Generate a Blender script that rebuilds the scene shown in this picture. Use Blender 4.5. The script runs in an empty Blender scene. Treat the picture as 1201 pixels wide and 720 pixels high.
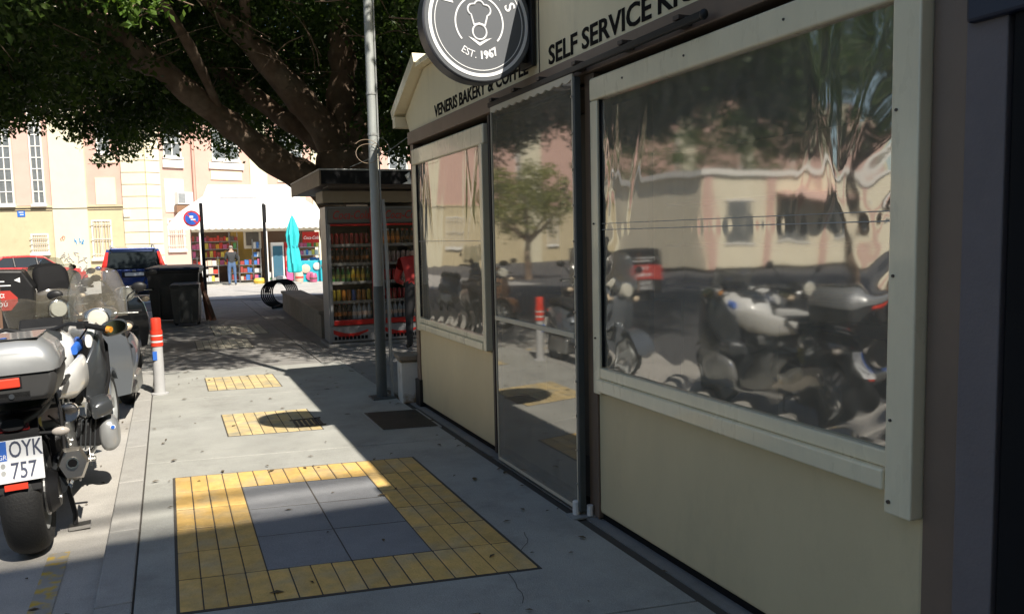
import bpy, bmesh, math, random
import numpy as np
from mathutils import Vector, Matrix, Euler
random.seed(7); rng = np.random.default_rng(7)
R = math.radians; PI = math.pi
S = bpy.context.scene; C = S.collection

# ------------------------------------------------------------------ camera, sky, sun, exposure
CAM_H = 1.55
cd = bpy.data.cameras.new('camera'); cam = bpy.data.objects.new('camera', cd); C.objects.link(cam)
F = 941.0
_d = Vector((195-600.5, 285-360.0, F)).normalized()
_v = Vector((835-600.5, 10900-360.0, F)); _v = (_v-_d*_v.dot(_d)).normalized()
_x = _d.cross(-_v)
if _x[0] < 0: _x = -_x
_Rw = Matrix((_x, _d, -_v))                         # camera (right, down, forward) -> world
_right = _Rw.col[0]; _down = _Rw.col[1]; _fwd = _Rw.col[2]
_m = Matrix((_right, -_down, -_fwd)).transposed().to_4x4(); _m.translation = (0, 0, CAM_H)
cam.matrix_world = _m
cd.sensor_width = 36.0; cd.lens = 36.0*F/1201.0; cd.clip_start = 0.05; cd.clip_end = 2000.0
S.camera = cam
SUN = Vector((0.196, -0.658, 0.728)).normalized()   # towards the sun
elev = math.asin(SUN.z); azim = math.atan2(SUN.x, SUN.y)
W = bpy.data.worlds.new('World'); S.world = W; W.use_nodes = True
nt = W.node_tree; bg = nt.nodes['Background']
sky = nt.nodes.new('ShaderNodeTexSky'); sky.sky_type = 'NISHITA'; sky.sun_disc = False
sky.sun_elevation = elev; sky.sun_rotation = azim; sky.air_density = 1.0; sky.dust_density = 0.6; sky.ozone_density = 0.4
nt.links.new(sky.outputs[0], bg.inputs[0]); bg.inputs[1].default_value = 0.10
sl = bpy.data.lights.new('sun', 'SUN'); so = bpy.data.objects.new('sun', sl); C.objects.link(so)
sl.energy = 5.0; sl.angle = R(0.53); sl.color = (1.0, 0.93, 0.82)
so.rotation_euler = (-SUN).to_track_quat('-Z', 'Y').to_euler()
S.view_settings.view_transform = 'Standard'; S.view_settings.look = 'None'
S.view_settings.gamma = 1.0; S.view_settings.use_curve_mapping = False
S.view_settings.exposure = 0.72
try:
    S.cycles.max_bounces = 8; S.cycles.transparent_max_bounces = 16; S.cycles.caustics_reflective = False; S.cycles.caustics_refractive = False
except Exception: pass

# ------------------------------------------------------------------ mesh helpers
class MB:
    def __init__(s): s.v = []; s.f = []
    def add(s, vs, fs):
        o = len(s.v); s.v += [tuple(p) for p in vs]; s.f += [tuple(i+o for i in f) for f in fs]; return s
    def box(s, x0, x1, y0, y1, z0, z1):
        return s.add([(x0,y0,z0),(x1,y0,z0),(x1,y1,z0),(x0,y1,z0),(x0,y0,z1),(x1,y0,z1),(x1,y1,z1),(x0,y1,z1)],
                     [(0,3,2,1),(4,5,6,7),(0,1,5,4),(1,2,6,5),(2,3,7,6),(3,0,4,7)])
    def obox(s, c, size, rot=(0,0,0)):
        m = Euler(rot).to_matrix(); c = Vector(c); h = Vector(size)/2
        vs = [c+m@Vector((sx*h.x, sy*h.y, sz*h.z)) for sz in (-1,1) for sx,sy in ((-1,-1),(1,-1),(1,1),(-1,1))]
        return s.add(vs, [(0,3,2,1),(4,5,6,7),(0,1,5,4),(1,2,6,5),(2,3,7,6),(3,0,4,7)])
    def loft(s, rings, cap=True, close=False):
        n = len(rings[0]); o = len(s.v)
        for r in rings: s.v += [tuple(p) for p in r]
        k = len(rings)
        for i in range(k if close else k-1):
            a = o+i*n; b = o+((i+1) % k)*n
            for j in range(n):
                j2 = (j+1) % n; s.f.append((a+j, a+j2, b+j2, b+j))
        if cap and not close:
            s.f.append(tuple(o+j for j in reversed(range(n)))); s.f.append(tuple(o+(k-1)*n+j for j in range(n)))
        return s
    def tube(s, pts, rad, n=8, cap=True, close=False):
        pts = [Vector(p) for p in pts]
        if not hasattr(rad, '__len__'): rad = [rad]*len(pts)
        rings = []; prev = None; L = len(pts)
        for i, p in enumerate(pts):
            if close: t = pts[(i+1) % L]-pts[i-1]
            else: t = pts[min(i+1, L-1)]-pts[max(i-1, 0)]
            t.normalize()
            if prev is None:
                a = Vector((0,0,1)) if abs(t.z) < .9 else Vector((1,0,0))
                u = t.cross(a).normalized()
            else: u = (prev-t*prev.dot(t)).normalized()
            prev = u; w = t.cross(u)
            rings.append([p+(u*math.cos(2*PI*k/n)+w*math.sin(2*PI*k/n))*rad[i] for k in range(n)])
        return s.loft(rings, cap, close)
    def lathe(s, prof, n=24, o=(0,0,0), axis='z', cap=True, arc=2*PI):
        rings = []
        for r, h in prof:
            ring = []
            for k in range(n):
                a = arc*k/n; c, q = r*math.cos(a), r*math.sin(a)
                p = {'z': (c,q,h), 'y': (c,h,q), 'x': (h,c,q)}[axis]
                ring.append((p[0]+o[0], p[1]+o[1], p[2]+o[2]))
            rings.append(ring)
        return s.loft(rings, cap)
    def prism(s, poly, axis, a, b):
        def P(u, v, w): return {'x': (w,u,v), 'y': (u,w,v), 'z': (u,v,w)}[axis]
        return s.loft([[P(u,v,a) for u,v in poly], [P(u,v,b) for u,v in poly]])
    def grid(s, fn, nu, nv):
        o = len(s.v)
        for i in range(nu+1):
            for j in range(nv+1): s.v.append(tuple(fn(i/nu, j/nv)))
        for i in range(nu):
            for j in range(nv):
                a = o+i*(nv+1)+j; s.f.append((a, a+nv+1, a+nv+2, a+1))
        return s
    def ball(s, c, r, n=12, m=8):
        if not hasattr(r, '__len__'): r = (r,r,r)
        prof = [(max(math.sin(PI*i/m), .02), -math.cos(PI*i/m)) for i in range(m+1)]
        return s.loft([[(c[0]+q*math.cos(2*PI*k/n)*r[0], c[1]+q*math.sin(2*PI*k/n)*r[1], c[2]+h*r[2]) for k in range(n)] for q, h in prof])

def obj(name, mb, mat, parent=None, smooth=False, bevel=0.0, seg=2, fix=True):
    me = bpy.data.meshes.new(name); me.from_pydata(mb.v, [], mb.f); me.update()
    if fix:
        bm = bmesh.new(); bm.from_mesh(me); bmesh.ops.recalc_face_normals(bm, faces=bm.faces); bm.to_mesh(me); bm.free()
    for m in (mat if isinstance(mat, (list, tuple)) else [mat]): me.materials.append(m)
    if smooth:
        me.polygons.foreach_set('use_smooth', [True]*len(me.polygons))
        try: me.set_sharp_from_angle(angle=R(38 if smooth is True else smooth))
        except Exception: pass
    o = bpy.data.objects.new(name, me); C.objects.link(o)
    if parent: o.parent = parent
    if bevel:
        b = o.modifiers.new('bevel', 'BEVEL'); b.width = bevel; b.segments = seg; b.limit_method = 'ANGLE'; b.angle_limit = R(40)
    return o
def tag(o, label=None, cat=None, group=None, kind=None):
    if label: o['label'] = label
    if cat: o['category'] = cat
    if group: o['group'] = group
    if kind: o['kind'] = kind
    return o
def thing(name, label, cat, loc=(0,0,0), rz=0.0, group=None, rot=None):
    o = bpy.data.objects.new(name, None); C.objects.link(o); o.empty_display_size = .1
    o.location = loc; o.rotation_euler = rot or (0,0,rz)
    return tag(o, label, cat, group)
def struct(o): o['kind'] = 'structure'; return o
def copy_tree(o, parent=None):
    c = o.copy(); C.objects.link(c)
    if parent: c.parent = parent
    for ch in list(o.children): copy_tree(ch, c)
    return c
def share(src, parent, loc=None, name=None):                 # another piece with the same mesh data
    c = src.copy(); C.objects.link(c); c.parent = parent
    if name: c.name = name
    if loc is not None: c.location = loc
    return c
def text(name, body, size, mat, parent, mtx, depth=.002, sx=1.0, shear=0.0, align='LEFT', bold=0.0, spacing=1.0):
    cu = bpy.data.curves.new(name, 'FONT'); cu.body = body; cu.size = size; cu.extrude = depth; cu.shear = shear
    cu.align_x = align; cu.offset = bold; cu.resolution_u = 3; cu.space_character = spacing
    t = bpy.data.objects.new(name, cu); C.objects.link(t)
    dg = bpy.context.evaluated_depsgraph_get(); me = bpy.data.meshes.new_from_object(t.evaluated_get(dg))
    bpy.data.objects.remove(t)
    me.transform(mtx @ Matrix.Diagonal((sx,1,1,1))); me.materials.clear(); me.materials.append(mat)
    o = bpy.data.objects.new(name, me); C.objects.link(o); o.parent = parent
    return o
def frame_mtx(origin, xdir, ydir):
    x = Vector(xdir).normalized(); y = Vector(ydir).normalized(); z = x.cross(y)
    m = Matrix((x, y, z)).transposed().to_4x4(); m.translation = origin; return m

# ------------------------------------------------------------------ materials
def mat(name, col, rough=.6, metal=0.0, var=0.0, vscale=6.0, bump=0.0, bscale=60.0, spec=.5, coat=0.0, trans=0.0,
        col2=None, mixscale=3.0, mixlo=.45, mixhi=.65, emit=0.0, alpha=1.0, rvar=0.0, stretch=(1,1,1), dirt=0.0, sheen=0.0, orand=0.0):
    m = bpy.data.materials.new(name); m.use_nodes = True; t = m.node_tree; b = t.nodes['Principled BSDF']
    N = t.nodes.new; L = t.links.new
    c4 = (*col, 1.0); b.inputs['Base Color'].default_value = c4
    b.inputs['Roughness'].default_value = rough; b.inputs['Metallic'].default_value = metal
    b.inputs['Specular IOR Level'].default_value = spec
    if coat: b.inputs['Coat Weight'].default_value = coat; b.inputs['Coat Roughness'].default_value = .06
    if trans: b.inputs['Transmission Weight'].default_value = trans
    if alpha < 1: b.inputs['Alpha'].default_value = alpha
    if sheen: b.inputs['Sheen Weight'].default_value = sheen
    if emit:
        b.inputs['Emission Color'].default_value = c4; b.inputs['Emission Strength'].default_value = emit
    if var or col2 or bump or rvar or dirt:
        tc = N('ShaderNodeTexCoord'); mp = N('ShaderNodeMapping'); L(tc.outputs['Object'], mp.inputs[0]); mp.inputs['Scale'].default_value = stretch
        cur = None
        if col2:
            n2 = N('ShaderNodeTexNoise'); n2.inputs['Scale'].default_value = mixscale; n2.inputs['Detail'].default_value = 6; L(mp.outputs[0], n2.inputs[0])
            mr = N('ShaderNodeMapRange'); mr.inputs[1].default_value = mixlo; mr.inputs[2].default_value = mixhi; L(n2.outputs[0], mr.inputs[0])
            mx = N('ShaderNodeMixRGB'); mx.inputs[1].default_value = c4; mx.inputs[2].default_value = (*col2, 1); L(mr.outputs[0], mx.inputs[0]); cur = mx.outputs[0]
        if var:
            n1 = N('ShaderNodeTexNoise'); n1.inputs['Scale'].default_value = vscale; n1.inputs['Detail'].default_value = 8; n1.inputs['Roughness'].default_value = .65; L(mp.outputs[0], n1.inputs[0])
            mr = N('ShaderNodeMapRange'); mr.inputs[1].default_value = .25; mr.inputs[2].default_value = .75; mr.inputs[3].default_value = 1-var; mr.inputs[4].default_value = 1+var*.6; L(n1.outputs[0], mr.inputs[0])
            hs = N('ShaderNodeMixRGB'); hs.blend_type = 'MULTIPLY'; hs.inputs[0].default_value = 1
            if cur: L(cur, hs.inputs[1])
            else: hs.inputs[1].default_value = c4
            L(mr.outputs[0], hs.inputs[2]); cur = hs.outputs[0]
        if dirt:
            n3 = N('ShaderNodeTexNoise'); n3.inputs['Scale'].default_value = 1.7; n3.inputs['Detail'].default_value = 10; n3.inputs['Roughness'].default_value = .7; L(mp.outputs[0], n3.inputs[0])
            mr = N('ShaderNodeMapRange'); mr.inputs[1].default_value = .52; mr.inputs[2].default_value = .75; mr.inputs[4].default_value = dirt; L(n3.outputs[0], mr.inputs[0])
            dm = N('ShaderNodeMixRGB'); dm.inputs[2].default_value = (.06,.05,.04,1)
            if cur: L(cur, dm.inputs[1])
            else: dm.inputs[1].default_value = c4
            L(mr.outputs[0], dm.inputs[0]); cur = dm.outputs[0]
        if orand and cur:                                      # every piece a little lighter or darker than the next
            oi = N('ShaderNodeObjectInfo'); mr = N('ShaderNodeMapRange'); mr.inputs[3].default_value = 1-orand; mr.inputs[4].default_value = 1+orand*.6; L(oi.outputs['Random'], mr.inputs[0])
            om = N('ShaderNodeMixRGB'); om.blend_type = 'MULTIPLY'; om.inputs[0].default_value = 1; L(cur, om.inputs[1]); L(mr.outputs[0], om.inputs[2]); cur = om.outputs[0]
        if cur: L(cur, b.inputs['Base Color'])
        if bump:
            nb = N('ShaderNodeTexNoise'); nb.inputs['Scale'].default_value = bscale; nb.inputs['Detail'].default_value = 5; L(mp.outputs[0], nb.inputs[0])
            bp = N('ShaderNodeBump'); bp.inputs['Strength'].default_value = bump; bp.inputs['Distance'].default_value = .01; L(nb.outputs[0], bp.inputs['Height']); L(bp.outputs[0], b.inputs['Normal'])
        if rvar:
            nr = N('ShaderNodeTexNoise'); nr.inputs['Scale'].default_value = 9; nr.inputs['Detail'].default_value = 4; L(mp.outputs[0], nr.inputs[0])
            mr = N('ShaderNodeMapRange'); mr.inputs[3].default_value = max(rough-rvar, .02); mr.inputs[4].default_value = min(rough+rvar, 1); L(nr.outputs[0], mr.inputs[0]); L(mr.outputs[0], b.inputs['Roughness'])
    return m
def concrete(name, col, spots=.35, vs=2.2):
    m = mat(name, col, .85, var=.22, vscale=vs, bump=.35, bscale=140, rvar=.08, dirt=.38)
    t = m.node_tree; b = t.nodes['Principled BSDF']; N = t.nodes.new; L = t.links.new
    src = b.inputs['Base Color'].links[0].from_socket
    tc = N('ShaderNodeTexCoord'); ge = N('ShaderNodeNewGeometry')
    vo = N('ShaderNodeTexVoronoi'); vo.inputs['Scale'].default_value = 3.1; L(ge.outputs['Position'], vo.inputs[0])          # trodden gum and oil spots
    nz = N('ShaderNodeTexNoise'); nz.inputs['Scale'].default_value = 30; L(ge.outputs['Position'], nz.inputs[0])
    ad = N('ShaderNodeMath'); ad.operation = 'MULTIPLY_ADD'; ad.inputs[1].default_value = .06; L(nz.outputs[0], ad.inputs[0]); L(vo.outputs['Distance'], ad.inputs[2])
    mr = N('ShaderNodeMapRange'); mr.inputs[1].default_value = .085; mr.inputs[2].default_value = .115; mr.inputs[3].default_value = spots; mr.inputs[4].default_value = 0; L(ad.outputs[0], mr.inputs[0])
    sx_ = N('ShaderNodeSeparateColor'); L(vo.outputs['Color'], sx_.inputs[0]); gt = N('ShaderNodeMath'); gt.operation = 'GREATER_THAN'; gt.inputs[1].default_value = .72; L(sx_.outputs[0], gt.inputs[0])
    mm = N('ShaderNodeMath'); mm.operation = 'MULTIPLY'; L(gt.outputs[0], mm.inputs[0]); L(mr.outputs[0], mm.inputs[1]); mr = mm
    gr = N('ShaderNodeTexNoise'); gr.inputs['Scale'].default_value = 260; gr.inputs['Detail'].default_value = 2; L(ge.outputs['Position'], gr.inputs[0])
    g2 = N('ShaderNodeMapRange'); g2.inputs[1].default_value = .3; g2.inputs[2].default_value = .7; g2.inputs[3].default_value = .78; g2.inputs[4].default_value = 1.18; L(gr.outputs[0], g2.inputs[0])
    ml = N('ShaderNodeMixRGB'); ml.blend_type = 'MULTIPLY'; ml.inputs[0].default_value = 1; L(src, ml.inputs[1]); L(g2.outputs[0], ml.inputs[2])
    mx = N('ShaderNodeMixRGB'); mx.inputs[2].default_value = (.05,.045,.04,1); L(mr.outputs[0], mx.inputs[0]); L(ml.outputs[0], mx.inputs[1])
    L(mx.outputs[0], b.inputs['Base Color'])
    return m
def film(name, tint=(.80,.80,.76), ior=1.65, wr=.25, rough=.02, haze=.05, scale=5.0):
    """Clear PVC sheet: see-through, mirror-like at a slant, slightly wavy and dusty."""
    m = bpy.data.materials.new(name); m.use_nodes = True; t = m.node_tree; t.nodes.clear(); N = t.nodes.new; L = t.links.new
    out = N('ShaderNodeOutputMaterial'); tr = N('ShaderNodeBsdfTransparent'); tr.inputs[0].default_value = (*tint, 1)
    gl = N('ShaderNodeBsdfGlossy'); gl.inputs['Roughness'].default_value = rough; gl.inputs[0].default_value = (.97,.96,.93,1)
    df = N('ShaderNodeBsdfDiffuse'); df.inputs[0].default_value = (.62,.545,.43,1)
    fr = N('ShaderNodeFresnel'); ge = N('ShaderNodeNewGeometry'); io = N('ShaderNodeMapRange')      # same reflectance from either side of the sheet
    io.inputs[3].default_value = ior; io.inputs[4].default_value = 1/ior; L(ge.outputs['Backfacing'], io.inputs[0]); L(io.outputs[0], fr.inputs[0])
    m1 = N('ShaderNodeMixShader'); m2 = N('ShaderNodeMixShader')
    tc = N('ShaderNodeTexCoord'); mp = N('ShaderNodeMapping'); mp.inputs['Scale'].default_value = (1, 1.0, .55); L(tc.outputs['Object'], mp.inputs[0])
    nz = N('ShaderNodeTexNoise'); nz.inputs['Scale'].default_value = scale; nz.inputs['Detail'].default_value = 3; nz.inputs['Distortion'].default_value = .4; L(mp.outputs[0], nz.inputs[0])
    nd = N('ShaderNodeTexNoise'); nd.inputs['Scale'].default_value = 14; nd.inputs['Detail'].default_value = 8; L(mp.outputs[0], nd.inputs[0])
    bp = N('ShaderNodeBump'); bp.inputs['Strength'].default_value = wr; bp.inputs['Distance'].default_value = .004; L(nz.outputs[0], bp.inputs['Height'])
    L(bp.outputs[0], gl.inputs['Normal']); L(bp.outputs[0], fr.inputs['Normal'])
    mr = N('ShaderNodeMapRange'); mr.inputs[1].default_value = .35; mr.inputs[2].default_value = .8; mr.inputs[3].default_value = haze*.8; mr.inputs[4].default_value = haze*1.35; L(nd.outputs[0], mr.inputs[0])
    L(mr.outputs[0], m1.inputs[0]); L(tr.outputs[0], m1.inputs[1]); L(df.outputs[0], m1.inputs[2])
    L(fr.outputs[0], m2.inputs[0]); L(m1.outputs[0], m2.inputs[1]); L(gl.outputs[0], m2.inputs[2]); L(m2.outputs[0], out.inputs[0])
    return m

M = {}
M['asphalt'] = concrete('asphalt', (.085,.085,.088), .25)
M['pale_concrete'] = concrete('pale concrete', (.44,.42,.385), .5)
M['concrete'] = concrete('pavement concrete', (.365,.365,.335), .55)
M['concrete_dark'] = concrete('dark concrete', (.25,.24,.225), .55)
M['kerb'] = concrete('kerb stone', (.37,.36,.335), .25)
M['yellow'] = mat('yellow paver', (.72,.465,.15), .8, var=.22, vscale=14, col2=(.56,.42,.22), mixscale=5, mixlo=.45, mixhi=.7, bump=.5, bscale=90, dirt=.34, orand=.14)
M['yellow_pale'] = mat('faded yellow paver', (.64,.49,.24), .8, var=.2, vscale=14, col2=(.42,.37,.25), mixscale=5, bump=.4, bscale=100, dirt=.4, orand=.12)
M['buff'] = mat('sun dappled buff paver', (.62,.57,.45), .85, var=.2, vscale=14, bump=.3, bscale=120, dirt=.4, orand=.15)  # far strips lightened, dappled sun put into the colour
M['slab_grey'] = concrete('grey paving slab', (.245,.25,.26), .5)
M['joint'] = mat('dirt joint', (.07,.062,.052), .95)
M['iron'] = mat('cast iron', (.06,.055,.05), .6, .5, var=.3, bump=.4, bscale=200)
M['yellow_paint'] = mat('worn yellow road paint', (.62,.42,.06), .8, var=.2, col2=(.36,.34,.30), mixscale=14, mixlo=.36, mixhi=.52)
M['cream'] = mat('cream painted panel', (.68,.555,.335), .5, var=.07, vscale=2.0, bump=.06, bscale=160, rvar=.12, dirt=.16, stretch=(1,1.6,.7))
M['cream_frame'] = mat('cream powder coat frame', (.88,.77,.54), .30, var=.06, rvar=.12, dirt=.18, stretch=(1,2,.6), coat=.35)
M['brown'] = mat('taupe brown coat', (.20,.138,.10), .45, var=.1, vscale=4, rvar=.1, dirt=.1)
M['brown_dark'] = mat('dark brown coat', (.07,.052,.042), .5, var=.1)
M['black'] = mat('black plastic', (.014,.014,.015), .45, var=.2, rvar=.1, spec=.35)
M['matte_black'] = mat('matt black', (.009,.009,.010), .8, var=.15, spec=.2)
M['letter'] = mat('black vinyl lettering', (.012,.010,.009), .8, spec=.1)
M['film'] = film('clear wrinkled vinyl', wr=.028, haze=.30, ior=3.4, tint=(.62,.60,.55), scale=6, rough=.04)
M['film_door'] = film('clear taut vinyl', wr=0.0, ior=3.2, rough=.035, haze=.28, scale=1.5, tint=(.58,.58,.54))
M['film_hem'] = mat('vinyl hem tape', (.58,.52,.40), .45)
M['interior'] = mat('shop interior board', (.10,.085,.07), .7, var=.2)
M['interior_wood'] = mat('shop interior wood', (.22,.13,.07), .6, var=.3, stretch=(1,6,1))
M['steel'] = mat('brushed steel', (.55,.55,.55), .3, 1.0, var=.1, rvar=.1)
M['galv'] = mat('galvanised grey', (.36,.37,.365), .5, .35, var=.2, vscale=9, rvar=.12, dirt=.15)
M['pole_grey'] = mat('light grey pole paint', (.36,.38,.37), .55, .1, var=.15, dirt=.2)
M['pole_dark'] = mat('dark green grey pole paint', (.075,.085,.085), .55, .1, var=.2, dirt=.2)
M['charcoal'] = mat('charcoal sign face', (.115,.123,.134), .4, var=.04)
M['sign_rim'] = mat('sign rim', (.10,.10,.11), .4, .3)
M['white'] = mat('white print', (.85,.85,.85), .5)
M['white_wall'] = mat('peeling white paint', (.62,.60,.55), .8, var=.1, col2=(.25,.16,.08), mixscale=3.2, mixlo=.52, mixhi=.6, bump=.3)
M['stone'] = concrete('planter stone', (.26,.215,.165), .3)
M['navy'] = mat('navy sheet', (.015,.022,.045), .5)
M['bluegrey'] = mat('blue grey plaster', (.17,.145,.147), .75, var=.1, bump=.2, bscale=80)
M['red_refl'] = mat('red reflector', (.75,.06,.03), .35, coat=.3, var=.1)
M['bollard'] = mat('grey bollard plastic', (.42,.42,.42), .55, var=.12, dirt=.3)
M['red'] = mat('red band', (.68,.045,.02), .45, var=.1)
M['white_band'] = mat('white reflective band', (.75,.72,.68), .4)
M['sticker_blue'] = mat('blue sticker', (.03,.13,.5), .4)
# foliage and wood
M['bark'] = mat('grey fig bark', (.20,.135,.092), .9, var=.35, vscale=7, bump=1.0, bscale=11, col2=(.30,.225,.165), mixscale=2.2, dirt=.4)
def leafmat(name, a, b2, tr=.35):
    m = bpy.data.materials.new(name); m.use_nodes = True; t = m.node_tree; N = t.nodes.new; L = t.links.new; b = t.nodes['Principled BSDF']; out = t.nodes['Material Output']
    ge = N('ShaderNodeNewGeometry'); n1 = N('ShaderNodeTexNoise'); n1.inputs['Scale'].default_value = 1.6; n1.inputs['Detail'].default_value = 4; L(ge.outputs['Position'], n1.inputs[0])
    cr = N('ShaderNodeMixRGB'); cr.inputs[1].default_value = (*a,1); cr.inputs[2].default_value = (*b2,1)
    ri = N('ShaderNodeMath'); ri.operation = 'MULTIPLY_ADD'; ri.inputs[1].default_value = .6; L(ge.outputs['Random Per Island'], ri.inputs[0])
    sc = N('ShaderNodeMath'); sc.operation = 'MULTIPLY'; sc.inputs[1].default_value = .5; L(n1.outputs[0], sc.inputs[0]); L(sc.outputs[0], ri.inputs[2]); L(ri.outputs[0], cr.inputs[0])
    L(cr.outputs[0], b.inputs['Base Color']); b.inputs['Roughness'].default_value = .45
    tl = N('ShaderNodeBsdfTranslucent'); hs = N('ShaderNodeHueSaturation'); hs.inputs['Value'].default_value = 1.5; hs.inputs['Saturation'].default_value = 1.1; L(cr.outputs[0], hs.inputs['Color']); L(hs.outputs[0], tl.inputs[0])
    mx = N('ShaderNodeMixShader'); mx.inputs[0].default_value = tr; L(b.outputs[0], mx.inputs[1]); L(tl.outputs[0], mx.inputs[2]); L(mx.outputs[0], out.inputs[0])
    return m
M['leaf'] = leafmat('fig leaf', (.028,.058,.016), (.095,.150,.028), .42)
M['leaf_light'] = leafmat('light green leaf', (.15,.17,.04), (.28,.28,.08), .35)

def colour(name, c, rough=.5, metal=0.0, **k):
    if name not in M: M[name] = mat(name, c, rough, metal, **k)
    return M[name]

# ------------------------------------------------------------------ ground
def gz(y):                                                    # the street falls away gently beyond the pavement
    return -.08 if y < 20 else (-.08-.26*min((y-20)/16.0, 1.0))
g = MB()
ys = [-300,-60,-10,0,5,10,20,22,24,26,28,30,32,34,36,45,60,120,900]
xs = [-900,-120,-40,-20,-10,-4,-1.6,2,6,12,25,60,150,900]
for y in ys:
    for x in xs: g.v.append((x, y, gz(y)))
for i in range(len(ys)-1):
    for j in range(len(xs)-1):
        a = i*len(xs)+j; g.f.append((a, a+1, a+1+len(xs), a+len(xs)))
struct(obj('road', g, M['asphalt']))
g = MB().grid(lambda u, v: (-.375-1.25*u, -6+27*v, -.076), 2, 14)
struct(obj('parking_strip', g, M['pale_concrete']))
# far square in front of the stall, pale paving in full sun
g = MB().grid(lambda u, v: (-8+20*u, 25.5+21*v, gz(25.5+21*v)+.006), 4, 30)
struct(obj('paved_square', g, M['pale_concrete']))
line = obj('painted_line', MB().box(-.66,-.56,3.4,4.75,-.0725,-.0715).box(-1.2,-.40,9.05,9.17,-.0725,-.0715).box(-1.2,-.42,10.3,10.42,-.0725,-.0715), M['yellow_paint']); struct(line)

PX0, PX1, PY1 = -.22, 2.10, 22.3
pav = MB().box(PX0, 9.0, -8, PY1, -.3, -.012)
pavement = struct(obj('pavement', pav, M['joint']))
# concrete bays, each a slab with a narrow joint round it
def shear_y(x): return -.16*(x-.74)
bays = [(-8,-3.2),(-3.2,-.4),(-.4,2.9),(2.9,5.98),(5.98,8.45),(8.45,10.35),(10.35,11.8),(11.8,14.6),(14.6,17.4),(17.4,20.0),(20.0,22.3)]
for i, (a, b) in enumerate(bays):
    dark = a >= 10.3  # bays under the tree, its shade put into a darker concrete colour
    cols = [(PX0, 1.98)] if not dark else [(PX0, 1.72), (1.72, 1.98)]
    for (x0, x1) in cols:
        s0, s1 = shear_y(x0), shear_y(x1); j = .006
        m = MB(); lo = lambda x, y: (x, y)
        p = [(x0+j, a+s0+j), (x1-j, a+s1+j), (x1-j, b+s1-j), (x0+j, b+s0-j)]
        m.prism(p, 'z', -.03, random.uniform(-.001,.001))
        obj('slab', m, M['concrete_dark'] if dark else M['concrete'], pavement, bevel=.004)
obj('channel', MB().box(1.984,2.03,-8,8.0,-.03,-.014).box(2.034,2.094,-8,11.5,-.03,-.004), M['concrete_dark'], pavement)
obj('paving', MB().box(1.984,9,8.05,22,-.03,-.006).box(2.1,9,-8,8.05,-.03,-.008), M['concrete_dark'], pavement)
# kerb stones
kerb = struct(obj('kerb', MB().box(-.36,-.235,-8,PY1,-.35,-.05), M['joint']))
kst = None
for i in range(31):
    y = -8+i*.98
    if kst is None: kst = obj('kerb_stone', MB().box(-.372,-.2225,0,.974,-.3,.002), M['kerb'], kerb, bevel=.008); kst.location = (0,y,0)
    else: share(kst, kerb, (0, y, random.uniform(-.002,.002)))
obj('kerb_stone', MB().box(-.372,9,PY1+.004,PY1+.15,-.35,.0), M['kerb'], kerb, bevel=.008)

# yellow guide paving: bars lie along the street; a parallelogram that follows the skewed bays
def paver(x0, x1, y0, y1, m, parent, h=.0055):
    j = .0026; q = .0055; p = [(x0+j, y0+shear_y(x0)+q), (x1-j, y0+shear_y(x1)+q), (x1-j, y1+shear_y(x1)-q), (x0+j, y1+shear_y(x0)-q)]
    return obj('paver', MB().prism(p, 'z', -.02, h+random.uniform(-.0012,.0012)), m, parent, bevel=.003, seg=1)
bedx0, bedx1, bedy0, bedy1 = -.035, 1.515, 3.42, 5.53
def bed(x0, x1, y0, y1, e=.012):
    p = [(x0-e, y0+shear_y(x0)-e), (x1+e, y0+shear_y(x1)-e), (x1+e, y1+shear_y(x1)+e), (x0-e, y1+shear_y(x0)+e)]
    return struct(obj('paving_bed', MB().prism(p, 'z', -.02, .0022), M['joint']))
tb = bed(bedx0, bedx1, bedy0, bedy1)
cw = (bedx1-bedx0)/16; rh = (bedy1-bedy0)/6
for c in range(16):
    for r in range(6):
        if 4 <= c < 12 and 1 <= r < 5: continue
        paver(bedx0+c*cw, bedx0+(c+1)*cw, bedy0+r*rh, bedy0+(r+1)*rh, M['yellow'], tb)
for c in range(2):
    for r in range(3):
        x0 = bedx0+4*cw+c*4*cw; y0 = bedy0+rh+r*4*rh/3
        paver(x0, x0+4*cw, y0, y0+4*rh/3, M['slab_grey'], tb, .004)
def strip(x0, x1, y0, y1, n, m, rows=1):
    b = bed(x0, x1, y0, y1, .006)
    for c in range(n):
        for r in range(rows): paver(x0+(x1-x0)*c/n, x0+(x1-x0)*(c+1)/n, y0+(y1-y0)*r/rows, y0+(y1-y0)*(r+1)/rows, m, b)
strip(.37,1.10,6.63,7.50,8,M['yellow_pale'],2)
strip(.32,1.05,8.8,9.66,8,M['yellow_pale'],2)
strip(.33,1.10,12.3,13.4,8,M['buff'],2)
strip(.66,1.50,14.1,15.7,8,M['buff'],3)
strip(.62,1.10,2.30,3.05,4,M['yellow'],2)
# metal access cover in the shade by the pole, and the round grating on the second strip
cov = thing('access_cover', 'dark rectangular metal access cover set in the shaded pavement near the grey pole', 'manhole cover', (1.76,6.6,0))
obj('plate', MB().prism([(-.225,.40),(.225,.32),(.215,-.38),(-.225,-.30)], 'z', -.02, .006), M['iron'], cov, bevel=.004)
obj('rim', MB().prism([(-.245,.425),(.245,.342),(.235,-.405),(-.245,-.322)], 'z', -.02, .0025), M['galv'], cov)
gr = thing('drain_grating', 'small iron drain grating let into the pale yellow paving under the sign shadow', 'drain', (1.02,6.86,.004))
for k in range(6): obj('bar', MB().box(-.11+k*.04,-.088+k*.04,-.13,.13,0,.006), M['iron'], gr)
obj('rim', MB().box(-.13,.13,-.15,-.132,0,.007), M['iron'], gr); obj('rim', MB().box(-.13,.13,.132,.15,0,.007), M['iron'], gr)

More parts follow.
